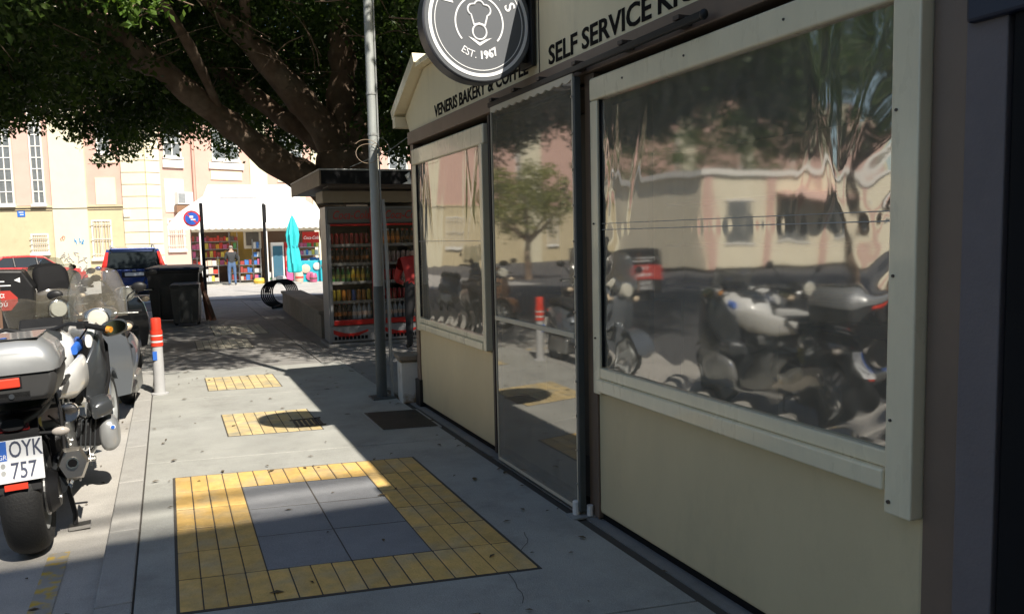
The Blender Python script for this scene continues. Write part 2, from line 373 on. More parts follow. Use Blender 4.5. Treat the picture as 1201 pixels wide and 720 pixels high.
# ------------------------------------------------------------------ bakery kiosk (front wall at x = 2.095, facing the pavement)
WX = 2.095
K = thing('bakery_kiosk', 'cream and brown bakery kiosk with clear vinyl windows and lettering along the pavement', 'kiosk', (0,0,0))
def wallbox(name, y0, y1, z0, z1, x0, x1, m, par=K, bev=.004, **k): return obj(name, MB().box(x0,x1,y0,y1,z0,z1), m, par, bevel=bev, **k)
# posts
wallbox('post', 7.06, 7.15, .02, 2.384, WX-.012, WX+.08, M['brown'])
wallbox('post_foot', 7.03, 7.17, -.004, .245, WX-.03, WX+.06, M['black'], bev=.006)
wallbox('post', 3.74, 3.84, .0, 2.384, WX-.008, WX+.10, M['brown'])
wallbox('post', 1.60, 1.715, .0, 3.0, WX-.006, WX+.10, M['brown'])
wallbox('door_jamb', 5.235, 5.27, .0, 2.384, WX-.002, WX+.06, M['brown_dark'])
# solid lower panels with a drip gap below
wallbox('lower_panel', 5.27, 7.06, .035, .72, WX, WX+.05, M['cream'], bev=.012)
wallbox('lower_panel', 1.715, 3.74, .035, .72, WX, WX+.05, M['cream'], bev=.012)
wallbox('plinth', 1.60, 7.10, -.01, .03, WX+.02, WX+.08, M['matte_black'])
# beam and fascia
wallbox('beam', 1.60, 7.17, 2.385, 2.497, WX-.03, WX+.10, M['brown'], bev=.006)
fas = MB().prism([(1.60,2.50),(7.17,2.50),(7.30,2.66),(6.86,2.90),(6.70,2.98),(1.60,2.98)], 'x', WX-.002, WX+.05)
obj('fascia', fas, mat('cream fascia board', (.82,.70,.455), .45, var=.06, vscale=2, rvar=.1, dirt=.2, stretch=(1,2.2,.6)), K)  # paler than the lower panels, stronger light up here put into the cream
# split line of the fascia between the two boards
wallbox('fascia_joint', 4.395, 4.402, 2.503, 2.975, WX-.006, WX, M['brown_dark'], bev=0)
# barge board at the far end and capping along the top
def bar2(name, a, b, w, x0, x1, m):
    a = Vector(a); b = Vector(b); t = (b-a).normalized(); n = Vector((-t.y, t.x))*w
    return obj(name, MB().prism([tuple(a), tuple(b), tuple(b+n), tuple(a+n)], 'x', x0, x1), m, K, bevel=.004)
bar2('barge_board', (7.42,2.64), (6.66,3.02), -.095, WX-.10, WX+.9, M['cream_frame'])
wallbox('capping', 1.5, 6.70, 2.985, 3.03, WX-.08, WX+.9, M['cream_frame'])
wallbox('eaves_fascia', 7.32, 7.40, 2.56, 2.66, WX-.10, WX+3.0, M['cream_frame'])
# shell behind: roof, floor, side and back walls
wallbox('roof', 1.5, 7.3, 2.50, 2.56, WX+.06, WX+3.0, M['galv'])
wallbox('floor', 1.62, 7.1, -.02, .015, WX+.06, WX+2.9, M['interior'])
wallbox('back_wall', 1.6, 7.15, 0, 2.5, WX+2.9, WX+3.0, M['cream'])
wallbox('side_wall', 7.06, 7.148, .0, 2.50, WX+.085, WX+2.9, M['cream'])
wallbox('side_wall', 1.602, 1.70, .0, 2.50, WX+.105, WX+2.9, M['interior'])
wallbox('ceiling', 1.72, 7.05, 2.36, 2.38, WX+.12, WX+2.88, M['interior'])
# window surrounds: head, jambs, sill as separate bars
def window(y0, y1, z0, z1, wl, wr, head, sill, px, drop_r=0.0):
    """y0 near jamb, y1 far jamb (outer), z0..z1 outer"""
    root = obj('window_frame', MB().box(px, WX+.012, y0, y1, z1-head, z1), M['cream_frame'], K, bevel=.012, seg=3)
    obj('jamb', MB().box(px+.004, WX+.01, y1-wl, y1, z0-.02, z1-head-.001), M['cream_frame'], root, bevel=.006)
    obj('jamb', MB().box(px-.012, WX+.01, y0, y0+wr, z0-drop_r, z1-head-.001), M['cream_frame'], root, bevel=.006)
    obj('sill', MB().box(px-.02, WX+.012, y0+wr+.001, y1-wl-.001, z0, z0+sill*.55), M['cream_frame'], root, bevel=.008, seg=3)
    obj('sill_rail', MB().box(px+.002, WX+.012, y0+wr+.002, y1-wl-.002, z0+sill*.55+.001, z0+sill), M['cream_frame'], root, bevel=.006)
    return root
wl = window(5.275, 7.05, .73, 2.33, .10, .06, .14, .10, WX-.035)
wr = window(1.72, 3.735, .72, 2.345, .075, .10, .115, .125, WX-.04, drop_r=.07)
obj('screw', MB().lathe([(.006,-.003),(.006,.003)], 10, (WX-.055,1.80,.69), 'x'), M['brown_dark'], wr)
for y_, z_ in ((1.80,.95),(1.80,1.4),(1.80,1.9),(2.3,2.29),(2.9,2.29),(3.4,2.29),(3.70,1.0),(3.70,1.6)): obj('screw', MB().lathe([(.005,-.003),(.005,.003)], 8, (WX-.053 if y_ < 1.9 else WX-.041,y_,z_), 'x'), M['brown_dark'], wr)
# wrinkled clear vinyl in the windows: creases run out of the corners and up the hems
def vinyl(name, y0, y1, z0, z1, x, amp, m, par, seed, nu=150, nv=110, seam=None):
    rs = random.Random(seed); w = y1-y0; h = z1-z0
    cre = [(rs.uniform(0,1), rs.uniform(.1,.45), rs.uniform(-.5,.5), rs.uniform(.4,1)) for _ in range(26)]
    waves = [(rs.uniform(1.5,7), rs.uniform(.5,3), rs.uniform(0,6.3), rs.uniform(.3,1)) for _ in range(9)]
    def fn(u, v):
        e = max(0, 1-min(u, 1-u)/.13); e2 = max(0, 1-v/.25)
        d = 0
        for a, b, c, k in waves: d += k*math.sin(a*u*6.28+b*v*6.28+c)
        d *= .022
        d += e*e*(.32*math.sin(v*34+math.sin(u*40)*1.3+seed)+.14*math.sin(v*71+u*55))
        d += e2*e2*.16*math.sin(u*46+math.sin(v*25)*2)
        for a, b, c, k in cre[:14]:                              # slanting tension folds at the upper corners
            q = (u-a*.25 if k < .7 else 1-u-a*.25)-c*(1-v)*.6
            d += k*.55*math.exp(-(q/.012)**2)*max(0, 1-abs(1-v-.18)/.35)
        if seam and abs(v-seam) < .03: d += .05*math.sin(u*170+3*math.sin(u*23))*(.4+.6*math.sin(u*31)**2)*(1-abs(v-seam)/.03)
        return (x-amp*d, y0+w*u, z0+h*v)
    return obj(name, MB().grid(fn, nu, nv), m, par, smooth=180, fix=False)
vinyl('vinyl_sheet', 5.33, 6.955, .83, 2.195, WX-.012, .0032, M['film'], wl, 3, seam=.5)
vinyl('vinyl_sheet', 1.815, 3.665, .845, 2.235, WX-.012, .0034, M['film'], wr, 8, seam=.52)
obj('seam_tape', MB().box(WX-.021,WX-.019,1.82,3.66,1.566,1.570).box(WX-.021,WX-.019,1.82,3.66,1.598,1.601), M['galv'], wr)
obj('seam_tape', MB().box(WX-.021,WX-.019,5.34,6.95,1.512,1.516), M['galv'], wl)
# dark gasket between jamb and sheet
obj('gasket', MB().box(WX-.024,WX-.004,3.648,3.659,.85,2.228), M['matte_black'], wr)
obj('gasket', MB().box(WX-.024,WX-.004,6.938,6.949,.84,2.188), M['matte_black'], wl)
# sliding vinyl door curtain with cream hem, hanging just proud of the wall
DX = WX-.08; DY0, DY1, DZ0, DZ1 = 3.83, 5.00, .04, 2.37
dr = obj('door_curtain', MB().grid(lambda u, v: (DX-.0008*math.sin(u*4+v*2), DY0+(DY1-DY0)*u, DZ0+(DZ1-DZ0)*v), 24, 40), M['film_door'], K, smooth=180, fix=False)
hem = MB()
hem.box(DX-.006,DX+.006,DY0,DY0+.013,DZ0-.012,DZ1+.02).box(DX-.005,DX+.005,DY1-.011,DY1,DZ0-.012,DZ1+.02).box(DX-.006,DX+.006,DY0+.013,DY1-.011,DZ0-.012,DZ0+.006)
obj('hem', hem, M['film_hem'], dr, bevel=.002)
sc = MB()
n = 11; yb0, yb1 = DY0+.013, DY1-.011
for i in range(n):                                             # scalloped strip along the top
    y0 = yb0+(yb1-yb0)*i/n; y1 = yb0+(yb1-yb0)*(i+1)/n; k = 6
    pts = [(y0, DZ1+.02)]+[(y0+(y1-y0)*t/k, DZ1-.008-.014*math.sin(PI*t/k)) for t in range(k+1)]+[(y1, DZ1+.02)]
    sc.prism(pts, 'x', DX-.006, DX+.006)
obj('scalloped_hem', sc, M['film_hem'], dr)
obj('handle_bar', MB().box(DX-.012,DX+.012,yb0,yb1,.985,1.015), M['film_hem'], dr, bevel=.004)
obj('stile', MB().box(DX-.008,DX+.03,DY0-.027,DY0-.001,.03,DZ1), M['pole_dark'], dr, bevel=.004)
for k in range(12): obj('stud', MB().lathe([(.006,0),(.006,.006)], 8, (DX-.012,DY0+.007,.18+k*.19), 'x'), M['steel'], dr)
obj('foot', MB().lathe([(.02,0),(.02,.075),(.015,.08)], 12, (DX-.01,DY0+.02,.002)), M['white_band'], dr)
obj('foot', MB().lathe([(.018,0),(.018,.06)], 12, (DX+.05,DY0-.03,.002)), M['white_band'], dr)
obj('foot_plate', MB().box(DX-.06,DX+.09,DY0-.05,DY0+.05,-.003,.006), M['galv'], dr)
# rail over the door with brackets
rail = obj('curtain_rail', MB().box(WX-.092,WX-.066,2.72,5.03,2.392,2.424), M['black'], K, bevel=.005)
for y in (2.88,3.33,3.8,4.24,4.6,4.97): obj('bracket', MB().box(WX-.065,WX-.031,y-.03,y+.03,2.398,2.44).box(WX-.096,WX-.031,y-.022,y+.022,2.426,2.446), M['brown_dark'], rail, bevel=.003)
obj('end_cap', MB().ball((WX-.079,2.71,2.408), (.018,.02,.022)), M['black'], rail, smooth=True)
# door opening: dark interior, inner door leaf
wallbox('inner_door', 4.02, 5.16, .02, 2.34, WX+.5, WX+.54, M['interior'])
# interior furniture seen dimly through the sheets
wallbox('counter', 2.1, 3.6, .02, 1.0, WX+1.1, WX+1.6, M['interior_wood'])
wallbox('counter', 5.4, 6.9, .02, 1.0, WX+1.2, WX+1.7, M['interior_wood'])
for z in (1.0, 1.4, 1.8): wallbox('wall_shelf', 1.9, 6.8, z, z+.03, WX+2.5, WX+2.88, M['interior_wood'])
# lettering on the fascia (letters read towards the viewer's right, i.e. towards -y)
def wl_text(body, ystart, yend, z, h):
    """each word is its own piece; the whole line is fitted between ystart and yend"""
    cu = bpy.data.curves.new('measure', 'FONT'); cu.size = h/.70; objs = []; tot = []
    x = 0.0; ws = body.split(' ')
    for w in ws:
        o = text('lettering', w, h/.70, M['letter'], K, Matrix.Identity(4), depth=.0015, bold=.0028)
        lo = min(v.co.x for v in o.data.vertices); hi = max(v.co.x for v in o.data.vertices)
        objs.append((o, lo, x)); x += (hi-lo)+h*.42
    x -= h*.42; sc_ = abs(ystart-yend)/x
    for o, lo, x0 in objs:
        for v in o.data.vertices:
            c = v.co.copy(); v.co = (WX-.0045-c.z, ystart-(x0+c.x-lo)*sc_, z+c.y)
wl_text('VENERIS BAKERY & COFFEE', 6.43, 4.56, 2.533, .092)
wl_text('SELF SERVICE KIOSK', 4.27, 2.62, 2.525, .105)

# neighbouring pillar; a black panel stands in for the dark shopfront opening
NB = thing('neighbour_pillar', 'blue grey plastered pillar at the near end of the cream kiosk', 'pillar', (0,0,0))
obj('shaft', MB().box(WX-.02,WX+.5,1.478,1.598,0,3.6), M['bluegrey'], NB, bevel=.004)
obj('awning_box', MB().box(WX-.045,WX+.3,1.40,1.585,2.10,2.6), M['navy'], NB, bevel=.01)
DS = tag(obj('dark_shopfront', MB().box(WX-.005,WX+.4,-3.0,1.474,0,3.6).box(WX-.02,WX-.005,-3,1.45,.25,.30).box(WX-.02,WX-.005,1.38,1.46,0,2.1), M['matte_black'], bevel=.004), 'black panel for the dark shopfront opening at the right edge of the picture', 'shopfront')

# ------------------------------------------------------------------ round projecting sign
SG = thing('round_sign', 'round charcoal projecting sign with white ring and chef hat emblem above the kiosk door', 'sign', (1.74,4.52,2.782))
RS = .342
obj('drum', MB().lathe([(RS-.008,-.055),(RS,-.048),(RS,.048),(RS-.008,.055)], 72, axis='y'), M['sign_rim'], SG, smooth=True)
obj('face', MB().lathe([(RS-.012,-.058),(RS-.012,-.0552)], 72, axis='y'), M['charcoal'], SG)
def ring(r0, r1, a0=0, a1=2*PI, n=72, y=-.0605):
    m = MB(); full = abs(a1-a0) > 6.28
    for k in range(n):
        t0 = a0+(a1-a0)*k/n; t1 = a0+(a1-a0)*(k+1)/n
        q = [(r*math.cos(t), r*math.sin(t)) for r, t in ((r0,t0),(r1,t0),(r1,t1),(r0,t1))]
        o = len(m.v); m.v += [(x, y, z) for x, z in q]+[(x, -.0575, z) for x, z in q]
        m.f += [(o,o+1,o+2,o+3),(o+1,o+5,o+6,o+2),(o,o+3,o+7,o+4)]
    return m
obj('outer_ring', ring(.290,.309), M['white'], SG)
obj('inner_ring', ring(.269,.2735), M['white'], SG)
obj('emblem_ring', ring(.143,.152,R(-42),R(80)), M['white'], SG)
obj('emblem_ring', ring(.143,.152,R(125),R(222)), M['white'], SG)
def stroke(pts, w=.0055, close=False):
    return MB().tube([(x, -.0585, z) for x, z in pts], w, 6, not close, close)
hat = []
for cxh, czh, rr, a0, a1 in ((-.040,.070,.031,250,95),(0,.092,.030,160,20),(.040,.070,.031,85,-70)):
    for k in range(9):
        a = R(a0+(a1-a0)*k/8); hat.append((cxh+rr*math.cos(a), czh+rr*math.sin(a)))
hat = [(-.036,-.010)]+hat+[(.036,-.010)]
obj('chef_hat', stroke(hat), M['white'], SG); obj('chef_hat', stroke([(-.038,-.016),(0,-.006),(.038,-.016)]), M['white'], SG)
obj('chef_face', stroke([(.043*math.cos(2*PI*k/28), -.054+.043*math.sin(2*PI*k/28)) for k in range(28)], .0055, True), M['white'], SG)
obj('collar', MB().prism([(-.072,-.082),(-.036,-.094),(0,-.114),(.036,-.094),(.078,-.082),(.036,-.108),(0,-.132),(-.036,-.108)], 'y', -.0605, -.0575), M['white'], SG)
def arc_text(body, rad, a0, a1, size, up=True, bold=0, sx=1.0):
    n = len(body)
    for i, ch in enumerate(body):
        if ch == ' ': continue
        a = R(a0+(a1-a0)*(i/(n-1)))
        d = Vector((math.cos(a), 0, math.sin(a))); pos = d*rad+Vector((0,-.0595,0))
        yd = d if up else -d; xd = yd.cross(Vector((0,1,0)))
        if xd.length == 0: continue
        # face looks to -y: x to the right when seen from -y
        xd = Vector((yd.z, 0, -yd.x))
        text('letter', ch, size, M['white'], SG, frame_mtx(pos, xd, yd), depth=.001, sx=sx, align='CENTER', bold=bold)
arc_text('VENERIS', .188, 148, 28, .095, True, .0012)
arc_text('EST.', .205, 238, 262, .058, False, 0, .95); arc_text('1967', .205, 273, 300, .062, False, .0022, .95)
obj('mount_plate', MB().box(.318,.345,-.09,.09,-.23,.40), M['black'], SG, bevel=.004)
for z in (-.18,.18): obj('mount_arm', MB().box(.23,.32,-.02,.02,z-.02,z+.02), M['black'], SG, bevel=.003)

# ------------------------------------------------------------------ grey pole, pipe, stone block
PL = thing('lamp_pole', 'tall light grey metal pole with dark lower sleeve standing beside the bakery kiosk', 'pole', (1.855,7.62,0))
obj('shaft', MB().lathe([(.047,.9),(.046,1.02),(.042,3.0),(.037,7.4)], 12), M['pole_grey'], PL, smooth=30)
obj('sleeve', MB().lathe([(.053,0),(.052,1.05),(.048,1.09)], 12), M['pole_dark'], PL, smooth=30)
obj('base_plate', MB().box(-.11,.11,-.11,.11,-.004,.014), M['pole_dark'], PL, bevel=.003)
for z in (1.12, 2.52, 2.9): obj('band', MB().lathe([(.0482,z),(.0482,z+.022)], 12), M['galv'], PL)
obj('conduit', MB().tube([(.055,-.015,1.0),(.05,-.015,3),(.044,-.01,7.3)], .008, 6), M['galv'], PL, smooth=True)
lp = [(-.055+.12*math.cos(a)-.02*k/30, -.07-.01*math.sin(a*2), 2.33+.10*math.sin(a)+.05*k/30) for k, a in ((k, 2*PI*1.25*k/30+1) for k in range(31))]
obj('wire_loop', MB().tube(lp, .0026, 5), colour('tan wire', (.30,.22,.15)), PL)
obj('wire_loop', MB().tube([(.05+.09*math.cos(a), -.075, 2.38+.11*math.sin(a)) for a in (2*PI*k/24*.7-1 for k in range(25))], .0024, 5), M['galv'], PL)
tag(obj('leaning_pipe', MB().tube([(1.955,7.60,.0),(1.945,7.60,1.4),(1.93,7.61,1.92)], .017, 8), M['galv'], smooth=True), 'thin galvanised pipe standing right of the tall grey pole', 'pipe')
SB = thing('stone_block', 'low white peeling block with a capstone beside the kiosk corner post', 'stone block', (2.10,7.36,0), R(-6))
obj('block', MB().box(-.13,.16,-.12,.12,-.005,.40), M['white_wall'], SB, bevel=.008)
obj('cap', MB().box(-.155,.18,-.145,.145,.402,.45).box(-.14,.17,-.13,.13,.384,.4015), M['stone'], SB, bevel=.008)

# ------------------------------------------------------------------ bollard
BO = thing('bollard', 'grey plastic bollard with red bands at the kerb', 'bollard', (-.145,8.96,0))
obj('tube', MB().lathe([(.055,0),(.052,.5),(.052,.66)], 20), M['bollard'], BO, smooth=True)
obj('collar', MB().lathe([(.059,.50),(.059,.535)], 20), M['red'], BO, smooth=True); obj('collar', MB().lathe([(.0575,.539),(.0575,.555)], 20), M['white_band'], BO, smooth=True)
obj('collar', MB().lathe([(.059,.56),(.059,.60)], 20), M['red'], BO, smooth=True); obj('collar', MB().lathe([(.0575,.603),(.0575,.615)], 20), M['white_band'], BO, smooth=True)
obj('collar', MB().lathe([(.059,.62),(.059,.66)], 20), M['red'], BO, smooth=True)
obj('top', MB().lathe([(.05,.661),(.05,.77),(.046,.785),(.03,.79)], 20), M['red'], BO, smooth=True)
obj('base', MB().lathe([(.085,-.002),(.085,.012),(.06,.02)], 20), M['bollard'], BO, smooth=True)
obj('sticker', MB().box(-.045,-.005,-.0565,-.0535,.36,.45), M['sticker_blue'], BO)

# ------------------------------------------------------------------ drinks kiosk with two fridges
D = thing('drinks_kiosk', 'low drinks kiosk with a flat metal roof under the fig tree', 'kiosk', (2.08,11.62,0), R(-1))
# local: x along the front (to the right), y away from the viewer
obj('wall', MB().box(.78,2.8,.66,2.4,.0,2.24), colour('kiosk tan panel', (.30,.25,.18), .6, var=.1), D, bevel=.01)
obj('front_header', MB().box(.0,2.8,.04,.655,2.07,2.24), colour('kiosk tan panel', (.30,.25,.18)), D, bevel=.006)
obj('plinth', MB().box(-.02,2.8,-.06,.68,-.006,.04), M['concrete_dark'], D, bevel=.01)
obj('roof', MB().box(-.10,3.0,-.52,2.5,2.285,2.48), M['brown_dark'], D, bevel=.008)
obj('roof_trim', MB().box(-.13,3.02,-.55,2.53,2.482,2.505), M['galv'], D, bevel=.006)
obj('side_trim', MB().box(-.125,-.102,-.54,2.5,2.275,2.48), colour('weathered roof edge', (.17,.13,.095), .6, var=.3, vscale=5, dirt=.4), D)
obj('front_sheet', MB().box(-.10,3.0,-.545,-.522,2.30,2.48), M['matte_black'], D)
obj('soffit_sheet', MB().box(.0,2.98,-.5,.0,2.262,2.284), M['brown_dark'], D)
obj('torn_poster', MB().prism([(1.02,2.30),(1.10,2.34),(1.13,2.47),(1.06,2.42),(1.18,2.33),(1.16,2.30)], 'y', -.552, -.548), M['white'], D)
tag(obj('cable', MB().tube([(3.4,11.0,3.1),(2.9,11.0,2.75),(2.35,10.99,2.52)], .006, 5), M['galv']), 'thin pale cable slanting down to the drinks kiosk roof', 'cable')
fr_red = colour('fridge red', (.40,.016,.012), .35); fr_body = colour('fridge silver', (.24,.24,.245), .45, .3)
fr_in = colour('fridge inside', (.20,.20,.20), .5); fr_hdr = colour('fridge header', (.15,.14,.13), .3)
glass = film('fridge glass', tint=(.9,.9,.9), ior=1.45, wr=.0, rough=.0, haze=.01)
def make_fridge(name, label, x):
    f = thing(name, label, 'fridge')
    f.location = Vector((2.10,11.62,.045))+Matrix.Rotation(R(-3),3,'Z')@Vector((x,0,0)); f.rotation_euler = (0,0,R(-3))
    w, d, h = .72, .62, 1.97
    b = MB(); b.box(0,.03,0,d,.0,h).box(w-.03,w,0,d,0,h).box(.03,w-.03,d-.03,d,0,h).box(.03,w-.03,0.02,d-.03,.0,.30).box(.03,w-.03,0.02,d-.03,1.72,h)
    obj('cabinet', b, fr_body, f, bevel=.008)
    obj('lining', MB().box(.032,w-.032,d-.05,d-.032,.30,1.72), fr_in, f)
    obj('header', MB().box(.035,w-.035,.004,.019,1.73,h-.03), fr_hdr, f, bevel=.004)
    t = text('header_lettering', 'Coca-Cola', .17, fr_red, f, frame_mtx((w*.5,.002,1.79), (1,0,0), (0,0,1)), shear=.35, align='CENTER', depth=.001, sx=.72)
    obj('door_stile', MB().box(.02,.06,-.035,0,.26,1.72), fr_body, f, bevel=.005)
    dr_ = obj('door', MB().box(w-.085,w-.01,-.035,0,.26,h-.02).box(.06,w-.085,-.035,0,.26,.335).box(.06,w-.085,-.035,0,1.69,1.72), fr_red, f, bevel=.005)
    obj('pane', MB().box(.061,w-.086,-.02,-.014,.336,1.69), glass, dr_)
    obj('handle', MB().box(w-.07,w-.04,-.065,-.036,.9,1.3), M['black'], dr_, bevel=.008)
    k = obj('kick_panel', MB().box(.01,w-.01,-.012,.018,.02,.25), fr_body, f, bevel=.005)
    wave = [(.05+.5*i/12, .20-.05*math.sin(i/12*PI*1.1)-.03*i/12) for i in range(13)]
    obj('wave_stripe', MB().prism(wave+[(x_, z_-.05-.02*math.sin(x_*8)) for x_, z_ in reversed(wave)], 'y', -.0145, -.0125), fr_red, k)
    for i in range(9): obj('vent_slot', MB().box(.06+i*.055,.10+i*.055,-.0165,-.0125,.05,.10), M['matte_black'], k)
    for i, z in enumerate((.335,.60,.88,1.15,1.42)):
        obj('shelf', MB().box(.035,w-.035,.05,d-.055,z-.012,z), fr_in, f)
        if i: obj('shelf_strip', MB().box(.035,w-.035,.032,.049,z-.03,z+.012), colour('price strip', (.30,.29,.27)), f)
    return f
bott = {}
def drink(kind, col):
    key = (kind, col)
    if key in bott: return copy_tree(bott[key])
    c = colour('drink_%d_%d_%d' % tuple(int(q*100) for q in col), col, .25, coat=.3)
    if kind == 'can': prof = [(.024,0),(.030,.008),(.030,.15),(.024,.165)]
    elif kind == 'big': prof = [(.034,0),(.036,.02),(.036,.14),(.030,.17),(.014,.215),(.014,.225)]
    else: prof = [(.028,0),(.030,.02),(.028,.10),(.030,.13),(.013,.185),(.013,.20)]
    o = obj('can' if kind == 'can' else 'bottle', MB().lathe(prof, 10), c, smooth=True)
    if kind != 'can':
        cap = {True: (.7,.05,.03), False: (.75,.75,.75)}[col[0] < .1 and col[1] < .1]
        obj('cap', MB().lathe([(.0155,prof[-1][1]-.004),(.0155,prof[-1][1]+.018)], 8), colour('cap %s' % (cap[0] > cap[1]), cap, .4), o)
        obj('label_band', MB().lathe([(prof[1][0]+.0012,.055),(prof[1][0]+.0012,.11)], 10), colour('label %d' % int(col[1]*100), (min(1,col[0]*1.5+.15), min(1,col[1]*1.2+.05), col[2]), .4), o)
    bott[key] = o; return o
RED, DK, GRN, ORG, YEL, BLU, CLR, PNK = (.34,.015,.015), (.03,.012,.01), (.025,.13,.03), (.42,.16,.02), (.42,.32,.03), (.04,.09,.28), (.30,.33,.36), (.36,.26,.23)
def stock(f, rows, side):
    names = ['bottom', 'second', 'middle', 'fourth', 'top']
    for i, (kind, cols) in enumerate(rows):
        z = (.335,.60,.88,1.15,1.42)[i]; n = 8
        for k in range(n):
            col = cols[k*len(cols)//n]; o = drink(kind, col)
            o.location = f.location+Matrix.Rotation(R(-3),3,'Z')@Vector((.085+k*.073,.085,z+.002)); o.rotation_euler = (0,0,R(-3))
            cn = {RED:'red',DK:'dark cola',GRN:'green',ORG:'orange',YEL:'yellow',BLU:'blue',CLR:'clear water',PNK:'pale pink'}[col]
            nm = 'can' if kind == 'can' else 'bottle'
            tag(o, '%s %s, %s from the left on the %s shelf of the %s fridge' % (cn, nm, ['first','second','third','fourth','fifth','sixth','seventh','eighth'][k], names[i], side), nm, 'drinks on the %s shelf of the %s fridge' % (names[i], side))
f1 = make_fridge('drinks_fridge', 'red and silver drinks fridge with a glass door, left of the pair', 0.0)
stock(f1, [('big',[DK,DK,CLR,CLR]), ('can',[YEL,ORG,BLU,ORG,YEL]), ('bottle',[GRN,GRN,YEL,YEL,GRN]), ('bottle',[DK]), ('can',[RED])], 'left drinks')
f2 = make_fridge('drinks_fridge', 'red and silver drinks fridge partly hidden behind the grey pole', .75)
stock(f2, [('big',[CLR]), ('can',[RED]), ('can',[RED,PNK]), ('can',[PNK]), ('bottle',[ORG,DK])], 'pole-side drinks')

# low stone planter wall running on from the kiosk, built of blocks
PW = thing('planter_wall', 'low stone planter wall running away from the drinks kiosk', 'low wall', (2.17,12.75,0), R(-1.5))
for k in range(7):
    obj('stone', MB().box(0,.34,k*.82+.004,(k+1)*.82-.004,-.01,.37), M['stone'], PW, bevel=.012)
for k in range(5):
    obj('coping', MB().box(-.03,.42,k*1.15+.003,(k+1)*1.15-.003,.372,.43), M['stone'], PW, bevel=.012)
obj('soil', MB().box(.35,2.4,.1,5.7,-.01,.30), colour('planter soil', (.09,.06,.04), .95, bump=.8, bscale=20), PW)
# spiral bicycle rack
SR = thing('spiral_rack', 'black spiral bicycle rack at the far end of the planter wall', 'bicycle rack', (2.20,19.0,0))
hp = []
for k in range(7*28+1):
    a = 2*PI*k/28; s_ = k/(7*28)
    hp.append((.08+.62*s_, .05+1.2*s_, .37+.335*math.sin(a)) if False else (.30*math.cos(a)+.36*s_, .62*s_, .33+.30*math.sin(a)))
obj('coil', MB().tube(hp, .017, 7), M['matte_black'], SR, smooth=True)
obj('ground_bar', MB().tube([(-.05,-.05,.02),(.42,.70,.02)], .03, 6), M['matte_black'], SR)

# ------------------------------------------------------------------ bins
def wheelie(name, label, loc, w, d, h, bm, lm, rz=0):
    b = thing(name, label, 'bin', loc, rz)
    rr = []
    for z, k in ((.06,.86),(.08,.88),(h*.88,1.0),(h*.885,1.04),(h*.93,1.04)):
        x, y = w/2*k, d/2*k; rr.append([(-x,-y,z),(x,-y,z),(x,y,z),(-x,y,z)])
    obj('body', MB().loft(rr), bm, b, bevel=.012)
    for i in range(3 if w > .7 else 2):
        x = -w*.28+i*w*.28 if w > .7 else -w*.2+i*w*.4
        obj('rib', MB().obox((x,-d*.475,h*.45),(.03,.03,h*.7),(R(-3),0,0)), bm, b, bevel=.005)
    L_ = obj('lid', MB().loft([[(-w*.54,-d*.57,h*.935),(w*.54,-d*.57,h*.935),(w*.54,d*.54,h*.935),(-w*.54,d*.54,h*.935)],[(-w*.53,-d*.56,h*.965),(w*.53,-d*.56,h*.965),(w*.52,d*.53,h*.985),(-w*.52,d*.53,h*.985)],[(-w*.40,-d*.40,h*.985),(w*.40,-d*.40,h*.985),(w*.40,d*.40,h*1.01),(-w*.40,d*.40,h*1.01)]]), lm, b, bevel=.01)
    for s_ in (-1,1):
        obj('lid_grip', MB().box(s_*w*.3-.06,s_*w*.3+.06,-d*.60,-d*.56,h*.935,h*.975), lm, L_, bevel=.006)
        wh = obj('wheel', MB().lathe([(.03,-.03),(.085,-.03),(.09,-.02),(.09,.02),(.085,.03),(.03,.03)], 14, (s_*w*.40,d*.36,.09), 'x'), M['black'], b, smooth=True)
    obj('handle', MB().tube([(-w*.35,d*.52,h*.93),(-w*.35,d*.62,h*.95),(w*.35,d*.62,h*.95),(w*.35,d*.52,h*.93)], .016, 6), bm, b)
    return b
wheelie('waste_bin', 'large black wheeled waste bin with a blue lid behind the small bin', (.13,17.25,0), .93, .75, 1.10, colour('bin black', (.022,.022,.025), .5, var=.2), colour('bin blue lid', (.02,.035,.10), .5), R(-8))
wheelie('waste_bin', 'small dark grey wheeled bin standing in front of the large blue lidded bin', (.28,16.15,0), .48, .46, .80, colour('bin grey', (.045,.048,.05), .5, var=.15, dirt=.2), colour('bin grey lid', (.05,.053,.055), .5), R(-5))
for i, (x, y, l, a, lb) in enumerate(((.68,17.0,.95,-7,'tallest brown wooden plank leaning on the large bin'),(.74,16.9,.78,-11,'middle reddish wooden plank leaning beside the large bin'),(.80,16.85,.62,-14,'shortest wooden plank leaning rightmost beside the large bin'))):
    o = obj('plank', MB().box(-.035,.035,-.011,.011,0,l), colour('plank %d' % i, ((.20,.10,.055),(.26,.10,.06),(.17,.09,.06))[i], .7, var=.3, stretch=(8,8,1)), bevel=.003)
    o.location = (x,y,.004); o.rotation_euler = (R(-8),R(a),R(12*i-10)); tag(o, lb, 'plank')

